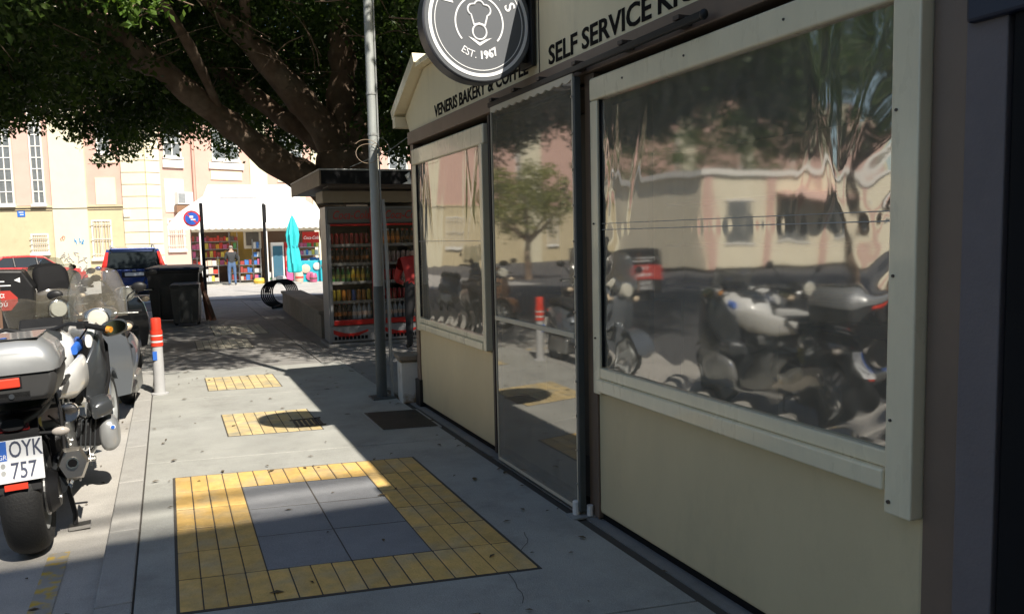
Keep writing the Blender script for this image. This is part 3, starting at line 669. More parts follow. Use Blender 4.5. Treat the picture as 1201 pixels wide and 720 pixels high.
# ------------------------------------------------------------------ posts and the round traffic sign
def post(label, loc, h, plate=False):
    p = thing('sign_post', label, 'post', loc)
    obj('shaft', MB().lathe([(.05,0),(.05,h),(.03,h+.02)], 12), M['matte_black'], p, smooth=True)
    obj('base', MB().lathe([(.10,-.01),(.10,.03),(.06,.06)], 12), M['matte_black'], p, smooth=True)
    if plate: obj('plate', MB().box(-.035,.075,-.065,-.052,h-.62,h-.02), M['black'], p, bevel=.004)
    return p
p1 = post('black post carrying the round blue sign by the bins', (1.0,25.65,gz(25.65)), 2.86)
sgn = obj('sign_disc', MB().lathe([(.235,-.012),(.235,.0)], 32, (-.27,-.07,2.42), 'y'), colour('traffic red', (.55,.03,.03)), p1)
obj('blue_field', MB().lathe([(.185,-.0155),(.185,-.0125)], 32, (-.27,-.07,2.42), 'y'), colour('traffic blue', (.02,.10,.48)), sgn)
obj('slash', MB().obox((-.27,-.087,2.42),(.036,.002,.37),(0,R(-45),0)), colour('traffic red', (.55,.03,.03)), sgn)
obj('tow_mark', MB().box(-.33,-.23,-.0895,-.088,2.44,2.50), M['white'], sgn); obj('tow_mark', MB().box(-.30,-.17,-.0895,-.088,2.375,2.405), M['white'], sgn)
obj('bracket', MB().box(-.27,-.03,-.066,-.045,2.40,2.44), M['matte_black'], p1)
post('black post with a narrow plate at its top in front of the stall', (3.08,28.4,gz(28.4)), 3.0, True)

# ------------------------------------------------------------------ street stall with white tent roof
SY = 38.0
ST = thing('street_stall', 'street stall with a bright white tent roof in front of the pink building', 'stall', (0,SY,gz(SY)))
tent = leafmat('white tent cloth', (.84,.83,.80), (.86,.85,.82), .40)
def tq(px, pz): return px*SY/33, (pz-1.55)*SY/33+1.55-gz(SY)
x0, ze = tq(.9, 2.25); x1, _ = tq(5.75, 2.2); xt0, zt = tq(1.5, 3.75); xt1, _ = tq(4.75, 3.75)
tm = MB().loft([[(x0-.9,-1.6,ze-.05),(x1+.3,-1.6,ze-.05),(x1+.3,2.6,ze-.05),(x0-.9,2.6,ze-.05)],[(x0-.5,-1.2,ze+.45),(x1,-1.2,ze+.45),(x1,2.3,ze+.45),(x0-.5,2.3,ze+.45)],[(xt0-.1,.1,zt-.5),(xt1+.2,.1,zt-.5),(xt1+.2,1.5,zt-.5),(xt0-.1,1.5,zt-.5)],[(xt0+.1,.3,zt),(xt1,.3,zt),(xt1,1.3,zt),(xt0+.1,1.3,zt)]], cap=True)
obj('tent_roof', tm, tent, ST)
val = MB()
nn = 26
for i in range(nn):
    a = x0-.9+(x1-x0+1.2)*i/nn; b = x0-.9+(x1-x0+1.2)*(i+1)/nn
    val.prism([(a,ze-.05),(b,ze-.05),(b,ze-.24)]+[(b+(a-b)*t/4, ze-.24-.05*math.sin(PI*t/4)) for t in range(1,4)]+[(a,ze-.24)], 'y', -1.63, -1.605)
obj('valance', val, tent, ST)
for x in (x0+.3, (x0+x1)/2+.2, x1-.2):
    obj('tent_leg', MB().box(x-.04,x+.04,-1.5,-1.42,0,ze-.05), M['white_band'], ST)
obj('sign_board', MB().box(xt0+.6,xt0+2.2,-.30,-.26,zt-.42,zt-.24), colour('grey sign board', (.5,.48,.46)), ST)
booth = colour('booth cream', (.52,.46,.36), .6); gold = colour('booth ochre', (.42,.27,.06), .6)
obj('back_wall', MB().box(x0,x1,1.6,1.7,0,ze), colour('booth brown', (.12,.07,.04), .7), ST)
obj('side_panel', MB().box(2.75,3.75,.55,1.5,0,ze-.3), gold, ST)
obj('serving_window', MB().box(3.2,3.95,-.05,.1,1.55,2.35), booth, ST, bevel=.01); obj('window_glass', MB().box(3.3,3.85,-.075,-.052,1.7,2.28), M['interior'], ST)
obj('header', MB().box(x0,x1,-.3,-.2,ze-.38,ze-.1), booth, ST, bevel=.01)
obj('floor_slab', MB().box(x0-.2,x1+.1,-.6,1.7,-.02,.05), M['concrete'], ST)
pal = [(.55,.05,.03),(.62,.30,.03),(.65,.5,.08),(.05,.16,.42),(.5,.5,.48),(.10,.30,.10),(.45,.10,.20),(.10,.07,.05),(.6,.45,.35),(.3,.05,.04)]
pm = [mat('packet colour %d' % i, c, .45) for i, c in enumerate(pal)]
def goods(name, label, cat, x0, x1, y, rows, seed, weights=None):
    """one rack of hanging and shelved packets: the rack is a thing, its small packets read as one mass"""
    rs = random.Random(seed); rk = thing(name, label, cat, (0,SY,gz(SY)+.05))
    for z, h in rows: obj('shelf', MB().box(x0,x1,y-.02,y+.28,z-.03,z), M['steel'], rk)
    for x in (x0, x1): obj('upright', MB().box(x-.02,x+.02,y+.2,y+.24,0,rows[-1][0]+rows[-1][1]+.1), M['steel'], rk)
    m = MB(); mi = []
    for z, h in rows:
        x = x0+.03
        while x < x1-.08:
            w = rs.uniform(.09,.2); hh = h*rs.uniform(.55,.92)
            m.box(x, min(x+w*.92, x1), y+rs.uniform(-.02,.04), y+.22, z+.002, z+hh); mi += [rs.choice(weights or range(len(pm)))]*6; x += w
    o = obj('packets', m, pm, rk, fix=False); o.data.polygons.foreach_set('material_index', mi); o['kind'] = 'stuff'
rows5 = [(.12,.28),(.45,.3),(.8,.3),(1.15,.32),(1.52,.3),(1.86,.28)]
goods('snack_rack', 'rack of yellow and white snack packets left of the shopper', 'rack', 1.2, 2.05, -.55, rows5[:3], 1, [2,2,4,4,8,0])
goods('snack_rack', 'tall rack of red and orange packets behind the shopper', 'rack', 1.35, 2.6, .2, rows5[2:], 2, [0,0,1,1,2,9,6])
goods('snack_rack', 'dim shelves of dark goods under the left of the white tent', 'rack', 1.0, 1.5, -.3, rows5, 3, [7,9,7,3,6])
goods('snack_rack', 'low shelf unit of wrapped goods right of the shopper', 'rack', 2.95, 3.5, -.4, rows5[:3], 4, [7,8,9,5,3])
goods('magazine_rack', 'narrow rack of blue and white magazines near the middle post', 'rack', 3.52, 3.85, -.65, rows5[:5], 5, [3,4,4,3,6])
goods('snack_rack', 'rack of mixed packets under the ochre panel', 'rack', 2.62, 2.95, .1, rows5, 6, [7,1,9,2,5])
goods('toy_rack', 'rack of bright round toys beside the turquoise parasol', 'rack', 5.6, 6.5, -.3, rows5[2:5], 7, [3,4,5,2,6,0])
fx = thing('ice_fridge', 'white upright drinks fridge with blue glass under the tent', 'fridge', (4.32,SY-.5,gz(SY)+.05))
obj('cabinet', MB().box(0,.55,0,.5,0,1.75), M['white_band'], fx, bevel=.02); obj('glass_door', MB().box(.06,.49,-.03,-.002,.2,1.6), colour('fridge blue glass', (.06,.14,.20), .1), fx, bevel=.01); obj('kick_plate', MB().box(.03,.52,-.02,-.002,.02,.17), M['galv'], fx)
fx = thing('vending_stand', 'tall red narrow stand between the white fridge and parasol', 'stand', (4.90,SY-.5,gz(SY)+.05))
obj('cabinet', MB().box(0,.36,0,.4,0,1.75), fr_red, fx, bevel=.02); obj('panel', MB().box(.04,.32,-.015,-.002,.9,1.5), colour('pale red', (.6,.2,.18)), fx); obj('pink_bag', MB().box(.02,.34,-.12,-.02,.02,.62), colour('pink', (.75,.12,.30)), fx, bevel=.04)
fx = thing('red_sign_panel', 'red soft drink sign panel at the right end of the stall', 'sign', (5.72,SY-.5,gz(SY)+1.75))
obj('panel', MB().box(0,.75,0,.04,0,.5), fr_red, fx, bevel=.005); text('lettering', 'Coca-Cola', .2, M['white'], fx, frame_mtx((.375,-.003,.17), (1,0,0), (0,0,1)), shear=.35, align='CENTER', sx=.8)
fx = thing('toy_counter', 'turquoise covered counter with round toys in front of the stall', 'counter', (5.35,SY-1.1,gz(SY)))
obj('cloth', MB().box(0,1.6,0,.6,0,.95), colour('turquoise cloth', (.02,.36,.44), .8), fx, bevel=.02)
for k, (x, z, r_, c) in enumerate(((.35,.6,.2,8),(.85,.7,.17,4),(1.3,.72,.24,8),(.55,.25,.2,6))): obj('toy', MB().lathe([(r_*.6,-.05),(r_,-.03),(r_,.0),(r_*.5,.02)], 16, (x,-.03,z), 'y'), pm[c], fx, smooth=True)
for k, (x, y, w, h, c, lb, nm) in enumerate(((3.4,-1.2,.6,.25,2,'yellow and orange floats heaped on the ground before the magazine rack','float'),(3.95,-1.3,.3,.5,4,'white inflatable standing on the ground by the middle post','toy'),(4.35,-1.3,.55,.32,4,'pale blue toy packs on the ground before the white fridge','toy'),(5.1,-1.8,.45,.55,8,'pale folding stool beside the parasol foot','stool'),(5.75,-1.8,.4,.4,6,'lilac toy bucket on the ground before the turquoise counter','bucket'))):
    o = thing('beach_toy' if nm in ('float','toy') else nm, lb, nm, (x,SY+y,gz(SY)+.0))
    obj('body', MB().loft([[(w*.5+w*.42*q*math.cos(a), .2+.2*q*math.sin(a), z*h) for a in (2*PI*i/10 for i in range(10))] for q, z in ((.8,0),(1,.2),(1,.7),(.75,1))]), pm[c], o, smooth=True)
    obj('trim', MB().loft([[(w*.5+w*.44*math.cos(a), .2+.22*math.sin(a), z*h) for a in (2*PI*i/10 for i in range(10))] for z in (.4,.52)]), pm[(c+1) % 9 if nm != 'float' else 1], o)
# folded turquoise parasol
PA = thing('folded_parasol', 'folded turquoise parasol standing in front of the stall', 'parasol', (4.93,35.0,gz(35.0)))
pr = []
for z, r_ in ((.50,.20),(.56,.27),(.9,.26),(1.4,.23),(1.62,.18),(1.8,.21),(2.1,.24),(2.4,.19),(2.75,.09),(2.88,.03)):
    pr.append([((r_*(1+.22*math.sin(7*a+z*2)))*math.cos(a)+.02*math.sin(z*3), (r_*(1+.22*math.sin(7*a+z*2)))*math.sin(a), z) for a in (2*PI*k/42 for k in range(42))])
obj('canopy', MB().loft(pr), colour('turquoise canvas', (.03,.50,.52), .75, var=.1), PA, smooth=True)
obj('pole', MB().tube([(0,0,0),(0,0,2.95)], .025, 8), M['steel'], PA); obj('strap', MB().lathe([(.21,1.58),(.21,1.66)], 20), colour('turquoise strap', (.02,.35,.4)), PA)
obj('foot', MB().lathe([(.28,0),(.28,.08),(.06,.12)], 20), M['concrete'], PA, smooth=True)

# ------------------------------------------------------------------ pink corner building
pink = mat('pink render', (.64,.405,.325), .85, var=.08, vscale=1.5, bump=.15, dirt=.08)
cream_r = mat('cream render', (.75,.68,.49), .85, var=.08, vscale=1.5, dirt=.06); ochre_r = mat('ochre base render', (.60,.50,.31), .85, var=.1, vscale=1.2, dirt=.15)
pale_r = mat('pale rose render', (.66,.44,.36), .85, var=.06, vscale=1.5, dirt=.08)
wht_r = mat('white stucco', (.80,.77,.70), .8, var=.05); pane_m = mat('window pane', (.16,.17,.17), .08, var=.3); bars_m = mat('pale window bars', (.62,.58,.50), .5)
GB = gz(47)
B = thing('pink_building', 'pink and cream stucco corner building with barred ground floor windows', 'building', (-.80,46.5,GB))
AL, AR = R(15), R(-25)
def fac(side, u0, u1, z0, z1, t, m, name='panel', par=B, t0=0.0):
    """panel on the left (side=-1) or right facade; u measured along the facade from the corner, t = how far it stands proud"""
    a = AL if side < 0 else -AR
    mb = MB().box(u0,u1,-t,t0,z0-GB,z1-GB) if side > 0 else MB().box(u0,u1,-t,t0,z0-GB,z1-GB)
    rot = Matrix.Rotation(-AL if side < 0 else -AR, 3, 'Z')
    mb.v = [tuple(rot@Vector(p)) for p in mb.v]
    return obj(name, mb, m, par)
fac(-1,-70,0,GB,14,0,pink,'wall',t0=8); fac(1,0,34,GB,14,.0,pink,'wall',t0=8)
def win(side, u0, u1, z0, z1, bars=0, cross=3, mull=1, frame=.05, sill=True, m=None):
    w = fac(side,u0,u1,z0,z1,.012,pane_m,'window')
    f = .07
    for (a,b,c,d) in ((u0-f,u0,z0-f,z1+f),(u1,u1+f,z0-f,z1+f),(u0,u1,z0-f,z0),(u0,u1,z1,z1+f)): fac(side,a,b,c,d,.06,m or wht_r,'frame',w)
    for k in range(1,mull+1): x = u0+(u1-u0)*k/(mull+1); fac(side,x-.025,x+.025,z0,z1,.035,m or wht_r,'mullion',w)
    for k in range(1,cross+1): z = z0+(z1-z0)*k/(cross+1); fac(side,u0,u1,z-.025,z+.025,.045,m or wht_r,'glazing_bar',w)
    for k in range(bars): x = u0+(u1-u0)*(k+.5)/bars; fac(side,x-.014,x+.014,z0-.05,z1+.05,.12,bars_m,'bar',w,t0=-.1)
    if bars:
        for z in (z0+.15,z1-.15,(z0+z1)/2): fac(side,u0-.1,u1+.1,z-.02,z+.02,.135,bars_m,'rail',w,t0=-.122)
    if sill: fac(side,u0-.12,u1+.12,z0-.2,z0-f-.004,.16,wht_r,'sill',w)
    return w
# left facade
fac(-1,-70,-1.2,GB,3.5,.02,ochre_r); fac(-1,-70,-1.2,3.5,3.58,.07,ochre_r,'string_course')
fac(-1,-4.63,-2.95,GB,14,.09,cream_r,'pilaster'); fac(-1,-2.50,-1.52,3.6,5.0,.05,cream_r); fac(-1,-2.55,-1.45,5.75,6.1,.07,cream_r)
win(-1,-2.25,-1.75,6.35,7.6,cross=2)
fac(-1,-6.35,-5.62,3.6,14,.03,pale_r); win(-1,-7.45,-6.5,3.75,9.5,cross=9,mull=2); win(-1,-5.5,-5.02,3.75,9.5,cross=9,mull=1)
win(-1,-5.72,-5.0,1.25,2.1,bars=8,cross=0,mull=0); win(-1,-2.75,-1.9,.9,2.75,bars=6,cross=1)
for z in [GB+.02+k*.62 for k in range(24)]:
    fac(-1,-1.18,0,z,z+.585,.10,cream_r,'quoin'); fac(1,-.02,.72,z,z+.585,.10,cream_r,'quoin')
pq = fac(-1,-6.35,-5.98,3.05,3.38,.04,colour('street plaque blue', (.03,.16,.55)),'street_plaque')
for k in range(2): fac(-1,-6.28+.05*k,-6.05,3.26-.12*k,3.30-.12*k,.043,M['white'],'plaque_line',pq,t0=-.041)
fac(-1,-1.16,-.86,2.95,3.30,.16,wht_r,'meter_box')
for k in range(1,9):
    o = -8.4*k
    win(-1,-7.45+o+5.2,-6.5+o+5.2,3.75,9.5,cross=6,mull=2); fac(-1,-4.63+o+1.4,-2.95+o+1.4,GB,14,.09,cream_r,'pilaster'); win(-1,-2.6+o-2.3,-1.6+o-2.3,.9,2.75,bars=6,cross=1)
# cable along the string course
fac(-1,-12,-1.2,3.42,3.45,.11,M['matte_black'],'cable',t0=-.08)
# right facade
fac(1,.74,34,GB,2.9,.02,pale_r); fac(1,.95,2.0,3.2,4.95,.05,wht_r); win(1,1.05,1.9,6.2,8.2,cross=2); fac(1,.9,2.05,5.55,5.95,.12,wht_r,'sill_band')
win(1,1.05,1.85,1.25,2.75,bars=7,cross=1)
fac(1,2.7,3.3,GB,14,.06,pink,'pilaster')
for k in range(6):
    u = 3.5+k*4.2
    fac(1,u,u+2.1,5.60,5.95,.12,wht_r,'sill_band'); fac(1,u+.1,u+2.0,5.0,5.5,.05,cream_r); win(1,u+.3,u+1.8,6.2,8.4,cross=2); fac(1,u+.1,u+2.0,GB,4.5,.05,cream_r); fac(1,u+2.5,u+3.6,GB,14,.08,cream_r,'pilaster')
ac = fac(1,1.45,2.3,3.6,4.25,.45,M['white_band'],'air_conditioner',t0=-.1); fac(1,1.38,2.15,3.15,3.55,.40,colour('rusty bracket', (.25,.14,.08)),'bracket',ac,t0=-.12); fac(1,1.48,1.85,3.68,4.17,.47,M['galv'],'fan_grille',ac,t0=-.451)
# drain pipes and the lattice frame by the window
for u in (2.5,): 
    fac(1,u,u+.05,GB,9,.16,colour('pink pipe', (.5,.28,.22)),'drain_pipe',t0=-.08)
# graffiti strokes
def graffiti(side, u, z, s, m, seed, n=5):
    rs = random.Random(seed); rot = Matrix.Rotation(-AL if side < 0 else -AR, 3, 'Z')
    for k in range(n):
        p = [(u+s*(k*.35+rs.uniform(-.2,.3)), z+s*rs.uniform(-.5,.5)) for _ in range(5)]; q = []
        for i in range(len(p)-1):
            for t in range(4): q.append((p[i][0]+(p[i+1][0]-p[i][0])*t/4+.04*s*math.sin(t*2), p[i][1]+(p[i+1][1]-p[i][1])*t/4))
        mb = MB(); yy = -.10 if u > -4.6 and u < -2.9 else -.03
        mb.tube([(a, yy, b-GB) for a, b in q], .022*s/.4, 4); mb.v = [tuple(rot@Vector(v_)) for v_ in mb.v]
        obj('graffiti', mb, m, B)
gb = colour('graffiti blue', (.08,.30,.55)); gg = colour('graffiti grey', (.42,.40,.36)); gr_ = colour('graffiti red', (.6,.2,.15))
graffiti(-1,-7.2,.75,.7,gb,1,4); graffiti(-1,-5.6,.55,.5,gb,2,4); graffiti(-1,-3.6,1.75,.4,gb,3,3); graffiti(-1,-4.3,1.9,.3,gr_,4,2); graffiti(-1,-4.3,.9,.6,gg,5,6); graffiti(-1,-4.1,.2,.6,gg,6,5)

# ------------------------------------------------------------------ houses outside the picture that shade the street and show in the vinyl
BB = thing('tall_building', 'tall building behind the viewer whose shadow crosses the near pavement', 'building', (0,-9.0,-.08))
obj('wall', MB().box(-34,40,-12,0,0,15.15), cream_r, BB)
for fl in range(4):
    for k in range(18):
        obj('window', MB().box(-32+k*4,-30.6+k*4,-.03,.04,1.4+fl*3.6,3.2+fl*3.6), pane_m, BB)
obj('roof_rail', MB().tube([(-34,-.2,15.92),(40,-.2,15.92)], .05, 6), M['galv'], BB); obj('roof_rail', MB().tube([(-34,-.2,15.52),(40,-.2,15.52)], .03, 6), M['galv'], BB)  # unseen bars, added to cast a faint shadow band on the pavement
LB = thing('low_building', 'low cream building across the street reflected in the large vinyl window', 'building', (-23,28.5,-.08))
obj('wall', MB().box(-7,6.0,0,7,0,4.0), mat('bright cream render', (.82,.74,.56), .8, var=.08, vscale=1.5), LB); obj('cornice', MB().box(-7.2,6.2,-.15,7.1,4.0,4.25), wht_r, LB)
for k in range(4):
    x = -5.8+k*3.1; w_ = obj('window', MB().box(x,x+1.3,-.02,.05,1.1,2.9), pane_m, LB); obj('frame', MB().box(x-.1,x+1.4,-.05,-.021,2.9,3.0).box(x-.1,x+1.4,-.05,-.021,1.0,1.1), wht_r, w_)
    obj('pilaster', MB().box(x+1.9,x+2.4,-.06,-.001,0,4.0), pale_r, LB)
obj('awning', MB().prism([(-1.4,2.9),(0,3.3),(0,3.35),(-1.4,2.95)], 'x', -2.0, 2.2), pale_r, LB)

# ------------------------------------------------------------------ fig tree over the street
def wob(p, s): return (p[0]+random.uniform(-s,s), p[1]+random.uniform(-s,s), p[2]+random.uniform(-s,s))
def limb(mb, pts, rads, n=12, sub=5, noise=.03):
    P = [Vector(p) for p in pts]; q = []; r = []
    for i in range(len(P)-1):
        p0 = P[max(i-1,0)]; p1 = P[i]; p2 = P[i+1]; p3 = P[min(i+2,len(P)-1)]
        for t in range(sub):
            t /= sub
            q.append(.5*((2*p1)+(p2-p0)*t+(2*p0-5*p1+4*p2-p3)*t*t+(3*p1-p0-3*p2+p3)*t**3)); r.append((rads[i]+(rads[i+1]-rads[i])*t)*(1+random.uniform(-.06,.08)))
    q.append(P[-1]); r.append(rads[-1])
    o = len(mb.v); mb.tube(q, r, n)
    for k in range(o, len(mb.v)):
        v = mb.v[k]; mb.v[k] = (v[0]+noise*math.sin(v[2]*7+v[0]*9), v[1]+noise*math.sin(v[2]*6+v[1]*8+1), v[2]+noise*.6*math.sin(v[0]*11))
    return q
def leaves(centres, radii, per, size, seed, flat=.8, droop=.3):
    """numpy: many leaf-shaped faces (two triangles folded along the midrib) around clump centres"""
    r = np.random.default_rng(seed); n = len(centres)*per
    c = np.repeat(np.asarray(centres), per, 0); rad = np.repeat(np.asarray(radii), per)
    d = r.normal(size=(n,3)); d /= np.linalg.norm(d,axis=1)[:,None]; d *= (r.random(n)**.45)[:,None]
    p = c+d*rad[:,None]*np.array([1,1,flat])
    ax = r.normal(size=(n,3)); ax[:,2] -= droop; ax /= np.linalg.norm(ax,axis=1)[:,None]
    nr = r.normal(size=(n,3)); nr[:,2] += .9; sd = np.cross(ax,nr); sd /= np.linalg.norm(sd,axis=1)[:,None]; nn = np.cross(sd,ax)
    L = size*(.7+.6*r.random(n))[:,None]; w = L*.27
    v = np.stack([p, p+ax*L*.5+sd*w+nn*L*.08, p+ax*L, p+ax*L*.5-sd*w+nn*L*.08], 1).reshape(-1,3)
    i = np.arange(n)*4; f = np.stack([np.stack([i,i+1,i+2],1), np.stack([i,i+2,i+3],1)],1).reshape(-1,3)
    return v, f
def leaf_obj(name, v, f, m, parent):
    me = bpy.data.meshes.new(name); me.vertices.add(len(v)); me.vertices.foreach_set('co', v.astype(np.float32).ravel())
    me.loops.add(f.size); me.polygons.add(len(f)); me.loops.foreach_set('vertex_index', f.astype(np.int32).ravel())
    me.polygons.foreach_set('loop_start', np.arange(0,f.size,3,dtype=np.int32)); me.update(calc_edges=True); me.materials.append(m)
    o = bpy.data.objects.new(name, me); C.objects.link(o); o.parent = parent; return o

FT = thing('fig_tree', 'huge dark spreading fig tree with thick pale limbs over the street', 'tree', (0,0,0))
TB = (3.25,15.3)
tm = MB()
limb(tm, [(3.3,15.3,-.1),(3.25,15.3,1.2),(3.15,15.25,2.4),(3.1,15.2,3.2)], [.62,.52,.50,.46], 16, 5, .03)
obj('trunk', tm, M['bark'], FT, smooth=180)
lb = [([(3.1,15.3,2.1),(2.55,15.2,2.62),(1.75,15.0,3.05),(1.0,14.8,3.65),(.2,14.4,4.25),(-.7,13.9,4.9),(-2.2,13.2,5.7)], [.40,.34,.30,.25,.20,.15,.09]),
      ([(3.1,15.2,3.0),(2.75,15.1,3.6),(2.15,14.9,4.25),(1.55,14.6,4.85),(.95,14.2,5.4),(.1,13.4,6.0)], [.42,.34,.29,.24,.20,.11]),
      ([(3.0,15.3,3.2),(2.3,15.8,3.75),(1.6,16.2,4.35),(.8,16.8,5.1)], [.28,.22,.18,.11]),
      ([(3.2,15.2,3.0),(3.75,15.0,3.9),(4.5,14.6,4.9),(5.0,14.0,5.8),(5.6,13,6.5)], [.42,.36,.28,.22,.12]),
      ([(3.1,15.2,3.2),(3.15,15.1,4.4),(3.1,14.8,5.6),(3.0,14.2,6.8)], [.40,.30,.22,.12]),
      ([(3.25,15.4,3.0),(3.7,16.4,4.1),(4.4,17.8,5.0)], [.30,.20,.10]),
      ([(1.0,14.8,3.75),(.5,13.6,4.6),(-.1,12.0,5.2),(-.6,10.6,5.6)], [.10,.08,.06,.04]),
      ([(1.5,14.6,4.9),(1.3,13.2,5.4),(1.0,11.4,5.7),(.9,10.0,5.9)], [.10,.08,.06,.04]),
      ([(.2,14.4,4.3),(-1.0,15.2,4.7),(-2.4,16.3,5.1),(-3.8,17,5.4)], [.15,.11,.08,.05])]
for pts, rd in lb:
    q = MB(); limb(q, pts, [r_*.86 for r_ in rd], 12, 6, .03); obj('limb', q, M['bark'], FT, smooth=180)
# twigs: bare thin shoots hanging in the dark under the crown
tw = MB()
for k in range(300):
    x = random.uniform(-5.5,5.5); y = random.uniform(9.5,19); z = random.uniform(4.1,5.6); p = Vector((x,y,z)); pts = [p]
    d = Vector((random.uniform(-1,1), random.uniform(-1,.4), random.uniform(-.25,.55))).normalized()
    for i in range(4): d = (d+Vector((random.uniform(-.35,.35), random.uniform(-.35,.35), random.uniform(-.2,.25)))).normalized(); p = p+d*random.uniform(.16,.34); pts.append(p)
    tw.tube(pts, [.009,.008,.006,.005,.003], 4, False)
o = obj('twigs', tw, M['bark'], FT, fix=False); o['kind'] = 'stuff'
cen = []; rad = []
rs = np.random.default_rng(11)
# crown: flattened dome with uneven floor, lifted in front of the big limbs
def floor_z(x, y):
    d = math.hypot((x-1.6)/8.6, (y-14.6)/(7.0 if y > 14.6 else 9.4))
    z = 4.35-.25*max(0, d-.3)+.30*math.sin(x*1.7+y*.9)+.22*math.sin(x*3.1-y*2.3)
    if y < 14.4: z += 1.15*min(1, max(0, (x+1.0)/1.0))*min(1, max(0, (3.5-x)/.6))*min(1, (14.4-y)/1.2)
    return z, d
while len(cen) < 9000:
    x = rs.uniform(-9.0,10.0); y = rs.uniform(5.0,21.9); fz, d = floor_z(x, y)
    if d > 1.0+.10*math.sin(x*2.3+y*1.9): continue
    top = fz+.7+4.4*math.sqrt(max(0, 1-min(d,1)**2))
    t = rs.random(); z = fz+(top-fz)*(t**2.2 if rs.random() < .55 else 1-(1-t)**3*.5)
    if x-.27*z < 1.75 and y+.903*z < 10.7: continue
    if y < 9.5 and z < 2.2+.5*y and x < 3: continue
    if 0 < x < 4.2 and z < 4.8 and 12 < y < 16.0: z += rs.uniform(.6,1.6)
    cen.append((x,y,z)); rad.append(rs.uniform(.32,.60))
for k in range(320):                                           # hanging fringe along the far and left rim
    a = rs.uniform(0, 2*PI); dd = rs.uniform(.82,1.0); x = 1.6+8.6*dd*math.cos(a); y = 14.6+7.0*dd*math.sin(a); fz, d = floor_z(x, y)
    if y < 13.5 and -3 < x < 10: continue
    cen.append((x, y, fz+rs.uniform(-.45,.25))); rad.append(rs.uniform(.22,.40))
for k in range(420):                                           # low foliage round the fork, behind the pole and above the drinks kiosk
    x = rs.uniform(3.3,8.0); cen.append((x, rs.uniform(12.9,14.6), rs.uniform(3.05,5.2))); rad.append(rs.uniform(.25,.5))
for k in range(2600):                                          # dense far half of the crown
    x = rs.uniform(-8.5,9.5); y = rs.uniform(15.8,21.0); fz, d = floor_z(x, y)
    if d > .97: continue
    cen.append((x, y, fz+.25+rs.uniform(0,1)**1.6*(3.2*math.sqrt(1-d*d)+.4))); rad.append(rs.uniform(.35,.60))
SPR = Vector((-.12,10.3,4.45))                                 # a gap in the leaves that lets the sun reach one low spray
keep = [i for i, c in enumerate(cen) if not ((Vector(c)-SPR).dot(SUN) > .5 and ((Vector(c)-SPR)-SUN*(Vector(c)-SPR).dot(SUN)).length < 1.05)]
cen = [cen[i] for i in keep]; rad = [rad[i] for i in keep]
v, f = leaves(cen, rad, 46, .112, 5)
leaf_obj('crown', v, f, M['leaf'], FT)
# one spray that catches the sun at the front of the crown
sp = []; sr = []
for k in range(16): sp.append((-.12+rs.uniform(-.42,.36), 10.3+rs.uniform(-.3,.3), 4.5+rs.uniform(-.5,.5))); sr.append(rs.uniform(.16,.26))
v, f = leaves(sp, sr, 22, .115, 9); leaf_obj('leaf_spray', v, f, leafmat('sunlit fig leaf', (.05,.13,.02), (.16,.24,.04), .45), FT)['kind'] = 'stuff'  # lighter leaf colour, sunlight put into the green
obj('spray_twig', MB().tube([(.6,11.2,5.6),(.3,10.8,5.0),(-.05,10.4,4.55),(-.2,10.2,4.2)], [.03,.02,.012,.006], 6), M['bark'], FT)

def small_tree(label, loc, h0, rx, rz, n, m, seed):
    t = thing('street_tree', label, 'tree', loc)
    q = MB(); limb(q, [(0,0,-.1),(.05,.02,h0*.5),(0,.05,h0),(.1,0,h0+rz)], [.16,.13,.11,.05], 10, 4, .015); obj('trunk', q, M['bark'], t, smooth=180)
    for k in range(5):
        a = k*1.3; q = MB(); limb(q, [(0,0,h0*.9),(.5*rx*math.cos(a),.5*rx*math.sin(a),h0+rz*.5),(.8*rx*math.cos(a),.8*rx*math.sin(a),h0+rz*1.0)], [.08,.05,.02], 6, 3, .01); obj('limb', q, M['bark'], t, smooth=180)
    r_ = np.random.default_rng(seed); d = r_.normal(size=(n,3)); d /= np.linalg.norm(d,axis=1)[:,None]; d *= (r_.random(n)**.4)[:,None]
    c = d*np.array([rx,rx,rz])+np.array([0,0,h0+rz]); v, f = leaves(c, r_.uniform(.25,.5,n), 34, .15, seed+1); leaf_obj('crown', v, f, m, t)
small_tree('large dark street tree left of the picture reflected in the upper vinyl window', (-11.5,15.0,-.08), 3.4, 5.2, 2.6, 900, M['leaf'], 41)
small_tree('light green street tree reflected in the vinyl door curtain', (-9.2,29.5,-.25), 1.7, 2.1, 1.55, 170, M['leaf_light'], 21)
for k, (x, y, lb_) in enumerate(((-26,37.5,'dark tree behind the left of the low cream building'),(-20,38.5,'dark tree behind the right of the low cream building'))):
    small_tree(lb_, (x,y,-.3), 3.2, 3.6, 3.0, 260, M['leaf'], 31+k)

